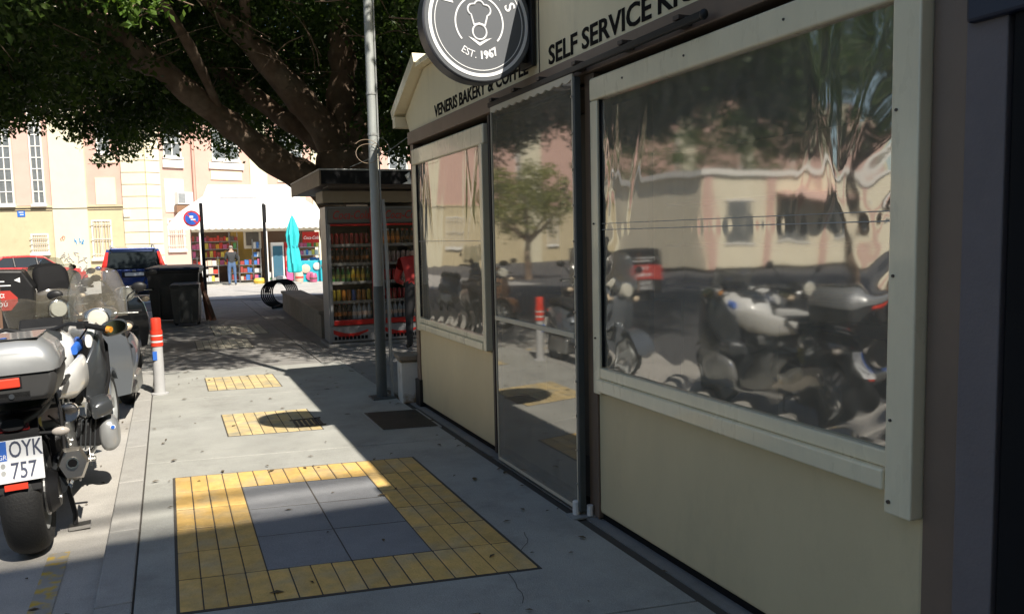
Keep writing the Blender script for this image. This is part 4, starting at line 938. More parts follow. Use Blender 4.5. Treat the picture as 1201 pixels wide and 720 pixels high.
# ------------------------------------------------------------------ cars
def make_car(name, label, loc, rz, prof, paint, half, kind):
    """prof: stations along the car from the tail: (y, zlow, zbelt, ztop, wbelt, wtop); cabin where ztop > zbelt"""
    c = thing(name, label, 'car', loc, rz); glass_m = colour('car glass', (.02,.025,.028), .04)
    rings = []
    for y, zl, zb, zt, wb, wt in prof:
        h = zb-zl
        rings.append([(x*wb*half, y, zl+h*t) for x, t in ((-.90,0),(-.98,.18),(-1,.5),(-.985,.8),(-.95,1.0),(.95,1.0),(.985,.8),(1,.5),(.98,.18),(.90,0))])
    body = obj('body', MB().loft(rings), paint, c, smooth=35, bevel=.02)
    cab = [p for p in prof if p[3] > p[2]+.02]
    rr = [[(sx*(wb*.93+(wt-wb*.93)*t)*half, y, zb-.02+(zt-zb)*t) for sx, t in ((-1,0),(-1,.5),(-1,.9),(-.86,1.0),(.86,1.0),(1,.9),(1,.5),(1,0))] for y, zl, zb, zt, wb, wt in cab]
    obj('glasshouse', MB().loft(rr), glass_m, c, smooth=30)
    roof = [[(sx*wt*half*k, y, zt-dz) for sx, k, dz in ((-1,1.02,.13),(-1,1.0,.03),(-1,.8,-.02),(1,.8,-.02),(1,1.0,.03),(1,1.02,.13))] for y, zl, zb, zt, wb, wt in cab if zt > max(p[3] for p in cab)-.12]
    obj('roof', MB().loft(roof), paint, c, smooth=35)
    a = cab[0]; e = cab[-1]; t0 = [p for p in cab if p[3] > max(q[3] for q in cab)-.12]
    for s_ in (-1,1):
        obj('pillar', MB().tube([(s_*a[4]*half*.94,a[0]-.01,a[2]),(s_*t0[0][5]*half*1.0,t0[0][0],t0[0][3]-.04)], .05, 6), paint, c, smooth=True)
        obj('pillar', MB().tube([(s_*e[4]*half*.92,e[0],e[2]),(s_*t0[-1][5]*half*.98,t0[-1][0],t0[-1][3]-.03)], .035, 6), paint, c, smooth=True)
        ym = (t0[0][0]+t0[-1][0])/2
        for yy in (ym-.35, ym+.55): obj('pillar', MB().tube([(s_*half*.95,yy,a[2]),(s_*t0[0][5]*half*1.01,yy-.05,t0[0][3]-.06)], .04, 6), M['black'], c)
        for yy in (.78, 3.35):
            w_ = obj('wheel', MB().lathe([(.20,-.10),(.31,-.10),(.33,-.07),(.33,.07),(.31,.10),(.20,.10)], 24, (s_*(half-.10),yy,.33), 'x'), M['black'], c, smooth=True)
            obj('rim', MB().lathe([(.03,.09),(.06,.10),(.19,.085),(.21,.104)], 20, (s_*(half-.10) if s_ > 0 else -(half-.10)-.205,yy,.33), 'x'), M['steel'], w_)
            obj('wheel_arch', MB().lathe([(.40,-.0),(.40,.012),(.33,.014)], 24, (s_*half*.995 if s_ > 0 else -half*.995-.012,yy,.36), 'x'), M['black'], c)
        obj('door_mirror', MB().ball((s_*(half+.10),2.75,.98), (.10,.06,.07)), paint, c, smooth=True)
        obj('door_handle', MB().box(s_*half-.02 if s_ > 0 else -half-.02, s_*half+.02 if s_ > 0 else -half+.02, 1.55,1.75,.86,.89), paint, c)
    return c
blue = mat('dark blue car paint', (.022,.055,.22), .25, .3, coat=1.0, var=.05); redp = mat('red car paint', (.52,.015,.012), .3, .1, coat=1.0)
SU = make_car('parked_car', 'dark blue sports utility car parked behind the bins', (-.93,26.6,gz(28)), R(3),
    [(0,.32,.86,.86,.90,.7),(.06,.30,1.02,1.05,.96,.80),(.20,.28,1.02,1.50,.98,.78),(.42,.26,1.01,1.61,1.0,.76),(1.6,.24,.99,1.66,1.0,.76),(2.5,.24,.98,1.60,1.0,.76),(3.1,.24,.97,1.08,1.0,.80),(3.3,.24,.96,.96,.98,.8),(4.0,.26,.88,.88,.93,.8),(4.35,.32,.70,.70,.84,.7)], blue, .90, 'suv')
glass_d = colour('car glass', (.02,.025,.028), .04)
tg = obj('tailgate', MB().box(-.72,.72,-.035,.06,.50,1.0), blue, SU, bevel=.03)
obj('rear_window', MB().loft([[(-.70,-.012,1.03),(.70,-.012,1.03),(.70,.03,1.03),(-.70,.03,1.03)],[(-.60,.17,1.50),(.60,.17,1.50),(.60,.20,1.50),(-.60,.20,1.50)]]), glass_d, tg)
obj('wiper', MB().tube([(0,-.03,1.05),(.32,.02,1.16)], .008, 5), M['black'], tg); obj('badge', MB().box(-.05,.05,-.045,-.036,.93,.98), M['steel'], tg)
obj('spoiler', MB().box(-.60,.60,.08,.34,1.585,1.625), blue, SU, bevel=.012)
for s_ in (-1,1):
    obj('tail_light', MB().loft([[(s_*.74,-.045,.98),(s_*.90,-.02,.98),(s_*.90,.10,.98),(s_*.74,.06,.98)],[(s_*.66,.12,1.52),(s_*.74,.14,1.52),(s_*.74,.24,1.52),(s_*.66,.2,1.52)]]), colour('tail light red', (.6,.03,.02), .2, coat=.5), SU)
    obj('roof_rail', MB().tube([(s_*.60,.35,1.62),(s_*.60,.5,1.70),(s_*.60,2.2,1.71),(s_*.60,2.4,1.63)], .02, 6), M['galv'], SU, smooth=True)
    obj('reflector', MB().box(s_*.78-.08,s_*.78+.08,-.07,-.05,.45,.50), M['red_refl'], SU)
obj('bumper', MB().box(-.88,.88,-.09,.12,.30,.55), colour('dark blue bumper', (.015,.028,.09), .4), SU, bevel=.04)
obj('lower_trim', MB().box(-.80,.80,-.06,.1,.22,.298), M['black'], SU, bevel=.02)
obj('number_plate', MB().box(-.26,.26,-.05,-.036,.80,.90), M['white_band'], SU, bevel=.004)
obj('plate_recess', MB().box(-.34,.34,-.042,-.0355,.76,.925), M['black'], SU)
RC = make_car('parked_car', 'red hatchback car parked by the building at the left edge', (-7.6,42.6,gz(42)), R(-78),
    [(0,.30,.80,.80,.88,.7),(.08,.28,.95,.98,.94,.80),(.35,.26,.95,1.32,.97,.76),(.7,.24,.94,1.43,1.0,.75),(1.7,.22,.92,1.46,1.0,.75),(2.3,.22,.91,1.40,1.0,.76),(2.95,.22,.90,.98,.99,.80),(3.15,.22,.88,.88,.97,.8),(3.7,.25,.80,.80,.92,.8),(4.0,.30,.62,.62,.82,.7)], redp, .85, 'hatch')
RC['label'] = 'red hatchback car parked by the building at the left edge'
for s_ in (-1,1): obj('headlight', MB().ball((s_*.62,3.78,.66), (.14,.12,.09)), M['white_band'], RC, smooth=True)
obj('front_bumper', MB().box(-.72,.72,3.9,4.06,.26,.5), redp, RC, bevel=.04)

# ------------------------------------------------------------------ motorcycles
def arcpts(c, r, a0, a1, n): return [(c[0], c[1]+r*math.cos(R(a0+(a1-a0)*k/n)), c[2]+r*math.sin(R(a0+(a1-a0)*k/n))) for k in range(n+1)]
tyre_m = mat('tyre rubber', (.016,.016,.016), .75, var=.3, vscale=20, bump=.3, bscale=90)
def wheel(par, y, r, w, name='wheel', rim=None, n=40, spokes=10):
    prof = []
    for k in range(11):
        a = R(-90+18*k); prof.append((r-w*.34+w*.34*math.cos(a), w*.5*math.sin(a)*1.0))
    prof = [(r-w*.62,-w*.36)]+prof+[(r-w*.62,w*.36)]
    t = obj(name, MB().lathe(prof, n, (0,y,r), 'x', cap=False), tyre_m, par, smooth=60)
    obj('rim', MB().lathe([(r-w*.62,-w*.40),(r-w*.60,-w*.42),(r-w*.80,-w*.30),(r-w*.86,0),(r-w*.80,w*.30),(r-w*.60,w*.42),(r-w*.62,w*.40)], n, (0,y,r), 'x', cap=False), rim or M['galv'], t, smooth=60)
    sp_ = MB()
    for k in range(spokes):
        a = 2*PI*k/spokes; ca, sa = math.cos(a), math.sin(a)
        sp_.tube([(w*.10*(1 if k % 2 else -1), y+.05*ca, r+.05*sa),(0, y+(r-w*.8)*ca, r+(r-w*.8)*sa)], .014, 6)
    obj('spokes', sp_, rim or M['galv'], t)
    obj('hub', MB().lathe([(.05,-w*.45),(.06,-w*.3),(.06,w*.3),(.05,w*.45)], 16, (0,y,r), 'x'), rim or M['galv'], t, smooth=True)
    obj('brake_disc', MB().lathe([(.07,w*.46),(.13,w*.46),(.13,w*.50),(.07,w*.50)], 28, (0,y,r), 'x'), M['steel'], t)
    return t
def superloft(secs, n=20, p=2.6):
    """secs: (y, cx, cz, rx, rz) superellipse sections along y"""
    rr = []
    for y, cx_, cz_, rx, rz_ in secs:
        ring_ = []
        for k in range(n):
            a = 2*PI*k/n; ca, sa = math.cos(a), math.sin(a)
            ring_.append((cx_+rx*math.copysign(abs(ca)**(2/p), ca), y, cz_+rz_*math.copysign(abs(sa)**(2/p), sa)))
        rr.append(ring_)
    return MB().loft(rr)
silver = mat('silver bike paint', (.34,.35,.355), .36, .45, coat=.3, rvar=.05, var=.06); grey_f = mat('grey fairing', (.055,.06,.065), .3, .3, coat=.5); whitep = mat('white bike paint', (.70,.70,.68), .3, coat=.6)
case_d = mat('case dark plastic', (.045,.045,.045), .42, var=.1); chrome = mat('chrome', (.75,.75,.75), .12, 1.0); alu = mat('cast aluminium', (.42,.42,.41), .38, .9, var=.15, bump=.2, bscale=50)
screen = film('scratched clear screen', tint=(.80,.82,.82), ior=1.5, wr=.03, rough=.05, haze=.075); amber = mat('amber lens', (.7,.28,.03), .2, coat=.5)
seat_m = mat('black seat vinyl', (.02,.02,.021), .55, bump=.2, bscale=120)
MC = thing('touring_motorcycle', 'large silver touring motorcycle with a top case, parked nearest at the kerb', 'motorcycle', (-.735,4.86,-.076), R(1.5), rot=(0,R(-2.5),R(1.0)))
wheel(MC, 0, .315, .19, 'rear_wheel', spokes=10)
wheel(MC, 1.50, .315, .13, 'front_wheel', spokes=10)
# final drive, swingarm, engine
obj('swingarm', MB().tube([(.13,.0,.33),(.14,.25,.36),(.12,.55,.40)], [.06,.05,.05], 10), grey_f, MC, smooth=True)
obj('drive_housing', MB().lathe([(.05,.06),(.11,.07),(.12,.11),(.09,.15),(.04,.155)], 24, (0,0,.315), 'x'), M['black'], MC, smooth=True)
obj('engine_block', MB().box(-.17,.17,.58,1.05,.20,.58), alu, MC, bevel=.03)
obj('gearbox', MB().box(-.14,.14,.38,.60,.26,.54), M['black'], MC, bevel=.03)
for s_ in (-1,1):
    cy = obj('cylinder', MB().obox((s_*.245,.98,.40),(.17,.17,.16),(0,R(s_*8),R(-s_*8))), M['black'], MC, bevel=.02)
    for k in range(5): obj('fin', MB().obox((s_*(.185+k*.027),.98,.40),(.008,.205,.195),(0,R(s_*8),R(-s_*8))), grey_f, cy)
    hd = obj('valve_cover', superloft([(-.10,0,0,.03,.06),(-.085,0,0,.045,.085),(0,0,.0,.055,.10),(.085,0,0,.045,.085),(.10,0,0,.03,.06)]), silver, cy, smooth=50)
    hd.location = (s_*.355,.99,.375); hd.scale = (1.2,1.2,1.2)
    obj('emblem_ring', MB().lathe([(.013,0),(.013,.003)], 20, (0,0,0), 'y'), M['white'], hd).location = (s_*.025,-.101,.045)
    obj('emblem', MB().lathe([(.010,-.001),(.010,.0035)], 20, (0,0,0), 'y'), M['sticker_blue'], hd).location = (s_*.025,-.103,.045)
    obj('header_pipe', MB().tube([(s_*.27,1.08,.38),(s_*.27,1.16,.30),(s_*.20,1.10,.20),(s_*.13,.8,.16),(s_*.14,.45,.20)], .022, 8), chrome, MC, smooth=True)
    obj('foot_peg', MB().tube([(s_*.15,.48,.34),(s_*.30,.46,.34)], [.018,.016], 8), M['steel'], MC)
    obj('peg_plate', MB().obox((s_*.17,.50,.42),(.02,.13,.22),(R(20),0,0)), alu, MC, bevel=.01)
    obj('fork_leg', MB().tube([(s_*.095,1.50,.315),(s_*.10,1.36,.70),(s_*.10,1.26,1.0)], [.028,.026,.026], 10), alu, MC, smooth=True)
    obj('side_panel', superloft([(.30,s_*.15,.80,.03,.05),(.50,s_*.21,.80,.04,.09),(.80,s_*.25,.82,.04,.10),(1.0,s_*.24,.84,.03,.07)]), whitep, MC, smooth=40)
    obj('fairing', superloft([(.92,s_*.24,.72,.02,.08),(1.02,s_*.31,.74,.03,.20),(1.18,s_*.345,.78,.032,.30),(1.34,s_*.33,.78,.035,.30),(1.50,s_*.27,.80,.035,.22),(1.62,s_*.18,.84,.02,.10)], p=2.3), grey_f, MC, smooth=50)
    obj('fairing_panel', superloft([(1.06,s_*.29,.98,.02,.04),(1.22,s_*.31,1.0,.05,.07),(1.45,s_*.26,1.02,.05,.07),(1.62,s_*.16,1.0,.03,.05)]), whitep, MC, smooth=50)
    g_ = obj('handlebar', MB().tube([(s_*.06,1.20,1.06),(s_*.18,1.16,1.10),(s_*.27,1.08,1.09),(s_*.40,.99,1.06)], .014, 8), M['black'], MC, smooth=True)
    obj('grip', MB().tube([(s_*.285,1.07,1.086),(s_*.41,.985,1.057)], .019, 10), M['matte_black'], g_, smooth=True); obj('bar_end', MB().tube([(s_*.412,.984,1.057),(s_*.435,.968,1.052)], .02, 10), amber if s_ > 0 else M['steel'], g_)
    obj('lever', MB().tube([(s_*.28,1.10,1.085),(s_*.42,1.03,1.06)], .007, 6), alu, g_); obj('switch_block', MB().obox((s_*.265,1.085,1.09),(.06,.06,.05),(0,0,R(-s_*30))), M['black'], g_, bevel=.01)
    mr_ = obj('mirror', superloft([(-.02,0,0,.065,.04),(0,0,0,.085,.055),(.035,0,0,.07,.045),(.055,0,0,.03,.02)]), grey_f, MC, smooth=60); mr_.location = (s_*.445,1.18,1.045); mr_.rotation_euler = (R(-8),R(-s_*10),R(s_*10))
    obj('mirror_glass', MB().lathe([(.06,-.003),(.06,.0)], 20, (0,-.021,0), 'y'), mat('mirror glass', (.62,.58,.35), .05, 1.0), mr_).scale = (1.2,1,.75)
    obj('mirror_stem', MB().tube([(s_*.29,1.16,1.04),(s_*.43,1.19,1.04)], .012, 6), M['black'], MC)
    ts = obj('turn_signal', MB().tube([(s_*.06,-.16,.665),(s_*.17,-.18,.66)], .011, 6), M['black'], MC); obj('lens', MB().ball((s_*.205,-.185,.662), (.042,.02,.024)), mat('signal lens', (.55,.5,.45), .2), ts, smooth=True)
    obj('case_rack', MB().tube([(s_*.14,.40,.80),(s_*.15,.10,.80),(s_*.12,-.12,.79),(0,-.16,.79)], .012, 6), M['black'], MC, smooth=True)
    obj('pannier_hoop', MB().tube([(s_*.15,.30,.78),(s_*.19,.05,.72),(s_*.19,.03,.50),(s_*.17,.25,.45)], .010, 6), M['black'], MC, smooth=True)
obj('seat', superloft([(.18,0,.80,.12,.05),(.30,0,.84,.15,.06),(.60,0,.82,.16,.06),(.72,0,.76,.15,.06),(.98,0,.78,.11,.05)]), seat_m, MC, smooth=50)
obj('tank', superloft([(.90,0,.83,.10,.08),(1.0,0,.87,.17,.14),(1.18,0,.90,.21,.17),(1.36,0,.92,.19,.14),(1.46,0,.93,.12,.08)]), whitep, MC, smooth=50)
obj('tank_cover', superloft([(.95,0,.94,.08,.05),(1.08,0,1.0,.14,.06),(1.25,0,1.03,.14,.05),(1.36,0,1.03,.08,.03)]), grey_f, MC, smooth=50)
for s_ in (-1,1): obj('tank_accent', superloft([(1.08,s_*.20,.93,.02,.03),(1.2,s_*.225,.95,.02,.045),(1.36,s_*.20,.96,.02,.03)]), M['sticker_blue'], MC, smooth=50)
obj('subframe', MB().tube([(-.11,.75,.66),(-.10,.30,.74),(-.05,-.10,.74),(.05,-.10,.74),(.10,.30,.74),(.11,.75,.66)], .014, 6), M['black'], MC)
obj('tail', superloft([(-.20,0,.73,.05,.03),(-.10,0,.74,.10,.045),(.15,0,.75,.13,.05),(.35,0,.74,.12,.05)]), M['black'], MC, smooth=40)
obj('shock', MB().tube([(.02,.42,.40),(.02,.36,.70)], .035, 10), colour('shock spring', (.5,.45,.1), .4), MC)
# rear mudguard, plate
obj('rear_mudguard', MB().loft([[(-.10,-.10,.74),(.10,-.10,.74),(.10,-.07,.74),(-.10,-.07,.74)],[(-.11,-.22,.66),(.11,-.22,.66),(.11,-.19,.66),(-.11,-.19,.66)],[(-.105,-.285,.40),(.105,-.285,.40),(.105,-.27,.40),(-.105,-.27,.40)]]), M['black'], MC, bevel=.006)
pl = obj('number_plate', MB().box(-.12,.12,-.004,.0,-.105,.105), colour('plate white', (.72,.73,.74), .4), MC, bevel=.002); pl.scale = (.83,1,1); pl.location = (.026,-.272,.562); pl.rotation_euler = (R(-14),0,0)
obj('country_band', MB().box(-.118,-.068,-.0052,-.0042,.005,.102), M['sticker_blue'], pl); text('country_letters', 'GR', .034, M['white'], pl, frame_mtx((-.115,-.0058,.012), (1,0,0), (0,0,1)), depth=.0003)
inkm = colour('plate ink', (.05,.06,.10)); text('plate_lettering', 'OYK', .115, inkm, pl, frame_mtx((-.058,-.0055,.018), (1,0,0), (0,0,1)), depth=.0004, sx=.74, bold=.001)
text('plate_lettering', '757', .115, inkm, pl, frame_mtx((-.055,-.0055,-.088), (1,0,0), (0,0,1)), depth=.0004, sx=.80, bold=.001)
for z, c_ in ((-.02,M['galv']),(-.055,inkm)): obj('seal', MB().lathe([(.013,-.0055),(.013,-.0045)], 16, (-.092,0,z), 'y'), M['galv'], pl)
obj('rear_reflector', MB().box(-.05,.05,-.012,0,-.0,.028), M['red_refl'], MC).location = (.0,-.305,.425)
obj('tail_light', MB().box(-.07,.07,-.185,-.165,.69,.73), colour('dark red lens', (.12,.01,.01), .2), MC, bevel=.008)
# exhaust
ex = obj('muffler', superloft([(.62,.15,.25,.035,.035),(.45,.165,.32,.06,.06),(.20,.20,.38,.075,.085),(.0,.225,.44,.080,.10),(-.05,.228,.445,.066,.08)], 6, 2.2), mat('muffler steel', (.62,.58,.52), .28, .9, var=.15, vscale=5), MC, smooth=40)
obj('outlet', MB().tube([(.228,-.062,.455),(.228,.02,.445)], .030, 14, True), chrome, ex, smooth=True); obj('outlet_bore', MB().tube([(.228,-.0645,.455),(.228,-.061,.455)], .023, 14), M['matte_black'], ex)
obj('heat_shield', MB().obox((.292,.22,.41),(.006,.26,.10),(R(-14),0,R(5))), chrome, ex, bevel=.003); obj('clamp', MB().box(.21,.25,.02,.05,.34,.38), M['white_band'], ex)
# stands, skid plate
obj('centre_stand', MB().tube([(.13,.48,.22),(.17,.34,.06),(.17,.26,.005)], .014, 6), M['black'], MC); obj('stand_foot', MB().box(.14,.25,.22,.30,.0,.02), M['steel'], MC)
obj('side_stand', MB().tube([(-.14,.62,.22),(-.30,.58,.005)], .014, 6), M['black'], MC)
obj('skid_plate', MB().box(-.13,.13,.55,1.15,.14,.19), alu, MC, bevel=.02); obj('hugger', MB().prism(arcpts((0,0,.315),.335,20,100,8) and [(p[1],p[2]) for p in arcpts((0,0,.315),.335,20,100,8)]+[(p[1],p[2]) for p in reversed(arcpts((0,0,.315),.345,20,100,8))], 'x', -.09, .09), M['black'], MC)
obj('front_fender', MB().prism([(p[1],p[2]) for p in arcpts((0,1.5,.315),.335,30,160,12)]+[(p[1],p[2]) for p in reversed(arcpts((0,1.5,.315),.35,30,160,12))], 'x', -.075, .075), grey_f, MC, smooth=30)
obj('headlight', superloft([(1.50,0,.98,.10,.08),(1.62,0,.97,.11,.09),(1.70,0,.95,.07,.06)]), M['white_band'], MC, smooth=50)
obj('dash', MB().obox((0,1.34,1.09),(.26,.12,.05),(R(35),0,0)), M['black'], MC, bevel=.015)
def scr(u, v):                                                # windscreen: wide trapezoid with a dip in its upper edge
    wq = .20+.03*v; x = (u-.5)*2*wq; h = .22*v*(1-.22*math.cos((u-.5)*PI)**2*1.0 if False else 1-.16*math.exp(-((u-.55)/.16)**2))
    return (x, 1.50-.10*v-.35*(x*x)/.3, 1.06+h)
ws = obj('windscreen', MB().grid(scr, 20, 10), screen, MC, smooth=180, fix=False); md = ws.modifiers.new('thick', 'SOLIDIFY'); md.thickness = .004
# top case
def case_loft(sec, ys):
    return MB().loft([[(x*k, y, z0+(z-z0)*kz) for x, z in sec] for y, k, kz, z0 in ys])
low = [(-.285,.012),(.285,.012),(.288,-.03),(.262,-.115),(.235,-.135),(-.235,-.135),(-.262,-.115),(-.288,-.03)]
top = [(-.293,.014),(.293,.014),(.295,.075),(.262,.135),(.205,.178),(.10,.190),(-.10,.190),(-.205,.178),(-.262,.135),(-.295,.075)]
TC = obj('top_case', case_loft(low, [(-.372,.86,.85,0),(-.345,.97,1,0),(-.2,1,1,0),(.06,.98,1,0),(.10,.88,.85,0)]), case_d, MC, smooth=30, bevel=.006); TC.location = (0.0,.03,.99); TC.scale = (.84,1,.94)
obj('lid', case_loft(top, [(-.384,.84,.60,.014),(-.352,.955,.90,.014),(-.30,1,1,.014),(.05,.98,1,.014),(.105,.86,.72,.014)]), silver, TC, smooth=45)
obj('lid_stripe', MB().box(-.20,.20,-.33,.06,.1885,.1935), grey_f, TC, bevel=.003)
obj('seam', MB().box(-.292,.292,-.362,.085,.008,.018), M['matte_black'], TC, bevel=.01)
obj('reflector', MB().box(-.17,.09,-.385,-.35,-.055,-.005), M['red_refl'], TC, bevel=.006); obj('reflector_frame', MB().box(-.18,.10,-.375,-.34,-.065,.006), M['black'], TC, bevel=.006)
obj('lock', MB().lathe([(.014,-.378),(.014,-.35)], 14, (.04,0,-.10), 'y'), M['steel'], TC); obj('latch', MB().box(-.06,.14,-.372,-.345,-.13,-.075), M['black'], TC, bevel=.006)
obj('emblem', MB().lathe([(.018,0),(.018,.004)], 20, (.02,-.29,.195)), M['sticker_blue'], TC); obj('emblem_ring', MB().lathe([(.022,0),(.022,.002)], 20, (.02,-.29,.195)), M['steel'], TC)
# cables, hoses and the rider's black gloves over the cylinder
for k in range(5): obj('hose', MB().tube([(.10+.02*k,1.25,.98),(.16+.01*k,1.05,.90-.04*k),(.17,.8+.05*k,.60)], .007, 5), M['matte_black'], MC, smooth=True)
for s_ in (-1,1):
    obj('fairing_trim', MB().tube([(s_*.352,1.02,.60),(s_*.382,1.16,.72),(s_*.378,1.30,.92),(s_*.32,1.48,1.0)], .011, 6), M['matte_black'], MC, smooth=True)
    obj('lower_panel', superloft([(.96,s_*.25,.55,.02,.05),(1.08,s_*.31,.52,.03,.09),(1.28,s_*.30,.52,.03,.10),(1.42,s_*.24,.56,.02,.06)]), silver, MC, smooth=50)
obj('leg_shield', superloft([(.80,.30,.55,.02,.04),(.86,.33,.57,.07,.06),(1.0,.32,.58,.08,.055),(1.08,.28,.57,.03,.03)]), grey_f, MC, smooth=50)
obj('auxiliary_lamp', MB().lathe([(.05,0),(.055,.03),(.045,.07),(.02,.09)], 20, (.22,.10,.70), 'y'), chrome, MC, smooth=True)

def make_scooter(name, label, loc, rz, paint, tall=True, box=None, dark=None, lean=4):
    s = thing(name, label, 'scooter', loc, rz, rot=(0,R(lean),rz)); dk = dark or M['black']
    wheel(s, 0, .25, .12, 'rear_wheel', spokes=6); wheel(s, 1.30, .26, .12, 'front_wheel', spokes=6)
    obj('rear_body', superloft([(-.25,0,.66,.06,.05),(-.10,0,.62,.14,.12),(.15,0,.58,.19,.18),(.40,0,.50,.18,.20),(.52,0,.42,.15,.16)]), paint, s, smooth=50)
    obj('seat', superloft([(-.22,0,.76,.08,.03),(-.05,0,.80,.14,.05),(.25,0,.79,.15,.05),(.42,0,.75,.13,.045),(.50,0,.72,.08,.03)]), seat_m, s, smooth=50)
    obj('floorboard', MB().box(-.17,.17,.48,.98,.26,.32), dk, s, bevel=.03)
    obj('leg_shield', MB().loft([[(x*w_, y+ .10*(1-abs(x)), z) for x in (-1,-.6,0,.6,1)]+[(x*w_*.97, y+.04+.10*(1-abs(x)), z) for x in (1,.6,0,-.6,-1)] for w_, y, z in ((.16,.96,.26),(.21,.98,.45),(.22,1.02,.65),(.19,1.02,.82),(.13,1.02,.92))]), paint, s, smooth=40)
    obj('front_fender', MB().prism([(p[1],p[2]) for p in arcpts((0,1.3,.26),.275,10,170,12)]+[(p[1],p[2]) for p in reversed(arcpts((0,1.3,.26),.30,10,170,12))], 'x', -.08, .08), paint, s, smooth=30)
    obj('fork', MB().tube([(0,1.02,.90),(0,1.14,.58),(.07,1.22,.42),(.07,1.30,.26)], .022, 8), dk, s, smooth=True)
    obj('engine', MB().box(-.16,.02,-.02,.45,.17,.36), alu, s, bevel=.03); obj('muffler', superloft([(-.22,.13,.30,.05,.05),(-.15,.13,.30,.065,.065),(.15,.13,.28,.065,.065),(.28,.12,.26,.03,.03)]), M['black'], s, smooth=50)
    hb = obj('handlebar_cover', superloft([(.90,0,.98,.10,.05),(1.0,0,1.0,.15,.07),(1.10,0,1.0,.12,.07),(1.16,0,.99,.07,.05)]), paint, s, smooth=50)
    obj('headlight', MB().lathe([(.02,.12),(.07,.115),(.085,.09),(.088,.02),(.05,-.02)], 24, (0,1.08,.98), 'y'), mat('headlight glass', (.62,.60,.52), .08, coat=1), hb, smooth=True); obj('headlight_rim', MB().lathe([(.088,.085),(.096,.08),(.096,.04)], 24, (0,1.08,.98), 'y'), chrome, hb, smooth=True)
    for k in (-1,1):
        obj('grip', MB().tube([(k*.14,.97,1.0),(k*.33,.90,.99)], .018, 8), M['matte_black'], hb); obj('lever', MB().tube([(k*.15,1.02,1.0),(k*.31,.98,.985)], .006, 5), alu, hb)
        obj('turn_signal', MB().ball((k*.21,1.10,.88), (.05,.03,.035)), mat('pale amber lens', (.62,.50,.36), .2), s, smooth=True)
        ms = obj('mirror_stem', MB().tube([(k*.17,.98,1.02),(k*.25,.97,1.15),(k*.31,.95,1.19)], .007, 5), M['black'], s); m_ = obj('mirror', MB().ball((k*.34,.94,1.215), (.065,.022,.045)), M['black'], ms, smooth=True)
    if tall:
        def sc_(u, v):
            a = (u-.5)*2; w_ = .235*(1-.30*max(0,v-.55)**1.3*2.2); x = a*w_
            top = .44*v*(1-.10*abs(a)**3)
            return (x, 1.13-.16*v-.9*x*x, .98+top)
        w2 = obj('windshield', MB().grid(sc_, 18, 12), screen, s, smooth=180, fix=False); md = w2.modifiers.new('thick', 'SOLIDIFY'); md.thickness = .004
    obj('tail_light', MB().ball((0,-.26,.66), (.07,.03,.035)), M['red_refl'], s, smooth=True)
    obj('plate', MB().obox((0,-.30,.50),(.17,.004,.15),(R(-18),0,0)), M['white_band'], s)
    return s
make_scooter('parked_scooter', 'grey scooter with a tall clear windshield facing the viewer behind the motorcycle', (-.44,9.0,-.076), R(176), mat('silver blue scooter paint', (.13,.145,.165), .3, .4, coat=.5), True)
make_scooter('parked_scooter', 'black scooter with its front tyre turned to the viewer beyond the grey scooter', (-.50,12.75,-.076), R(183), colour('scooter black', (.02,.02,.022), .3, coat=.5), False)
make_scooter('parked_scooter', 'brown scooter with upright mirrors farther along the kerb', (-1.05,14.2,-.076), R(168), colour('scooter brown', (.12,.06,.03), .4, coat=.3), False, lean=6)
make_scooter('parked_scooter', 'blue scooter standing beyond the brown one near the blue car', (-1.5,17.0,-.076), R(165), colour('scooter blue', (.05,.10,.25), .3, coat=.5), True, lean=6)
for x_, y_, a_, lb_ in ((-1.95,5.6,172,'black scooter out of frame beside the touring motorcycle, seen in the vinyl window'),(-2.9,4.4,165,'farther black scooter out of frame, seen at the right of the vinyl window'),(-2.1,7.9,178,'black scooter out of frame near the delivery box, seen in the vinyl window'),(-3.1,6.6,168,'outermost black scooter out of frame, seen mid vinyl window')):
    make_scooter('parked_scooter', lb_, (x_,y_,-.08), R(a_), colour('scooter black', (.02,.02,.022), .3, coat=.5), False, lean=5)
DL = make_scooter('delivery_scooter', 'black delivery scooter with a hooded windshield at the left edge', (-1.30,10.45,-.076), R(196), colour('scooter black', (.02,.02,.022), .3, coat=.5), False, lean=4)
obj('rain_hood', superloft([(.55,0,1.40,.10,.03),(.62,0,1.30,.15,.14),(.85,0,1.20,.17,.24),(1.00,0,1.12,.17,.30),(1.08,0,1.06,.15,.22)], 24, 4.5), M['matte_black'], DL, smooth=50)
def hood(u, v): return ((u-.5)*.46, 1.14-.22*v*v-.5*((u-.5)*.46)**2, .92+.50*v)
w3 = obj('windshield', MB().grid(hood, 12, 10), screen, DL, smooth=180, fix=False); md = w3.modifiers.new('thick', 'SOLIDIFY'); md.thickness = .004
# black delivery box with the red lozenge advert
BX = thing('delivery_box', 'black delivery box with a red six sided advert and phone numbers at the left edge', 'box', (-1.50,9.0,.955), R(4))
obj('shell', MB().prism([(-.31,-.20),(.27,-.20),(.29,.20),(.20,.36),(-.31,.38)], 'y', 0, .5), M['black'], BX, bevel=.02)
obj('adhesive_tape', MB().box(-.012,.012,-.006,-.001,-.19,.33), colour('rust strip', (.16,.09,.06)), BX)
hexp = [(-.30,.17),(.09,.17),(.15,.10),(.15,.06),(.09,-.02),(-.30,-.02)]
hx = obj('advert', MB().prism(hexp, 'y', -.005, -.001), colour('advert red', (.42,.04,.03)), BX)
for t_, z_ in (('Η πίτα',.105),('του',.068),('παππού',.02)): text('lettering', t_, .07 if t_ != 'του' else .04, M['white'], hx, frame_mtx((-.06,-.0065,z_), (1,0,0), (0,0,1)), depth=.0005, align='CENTER')
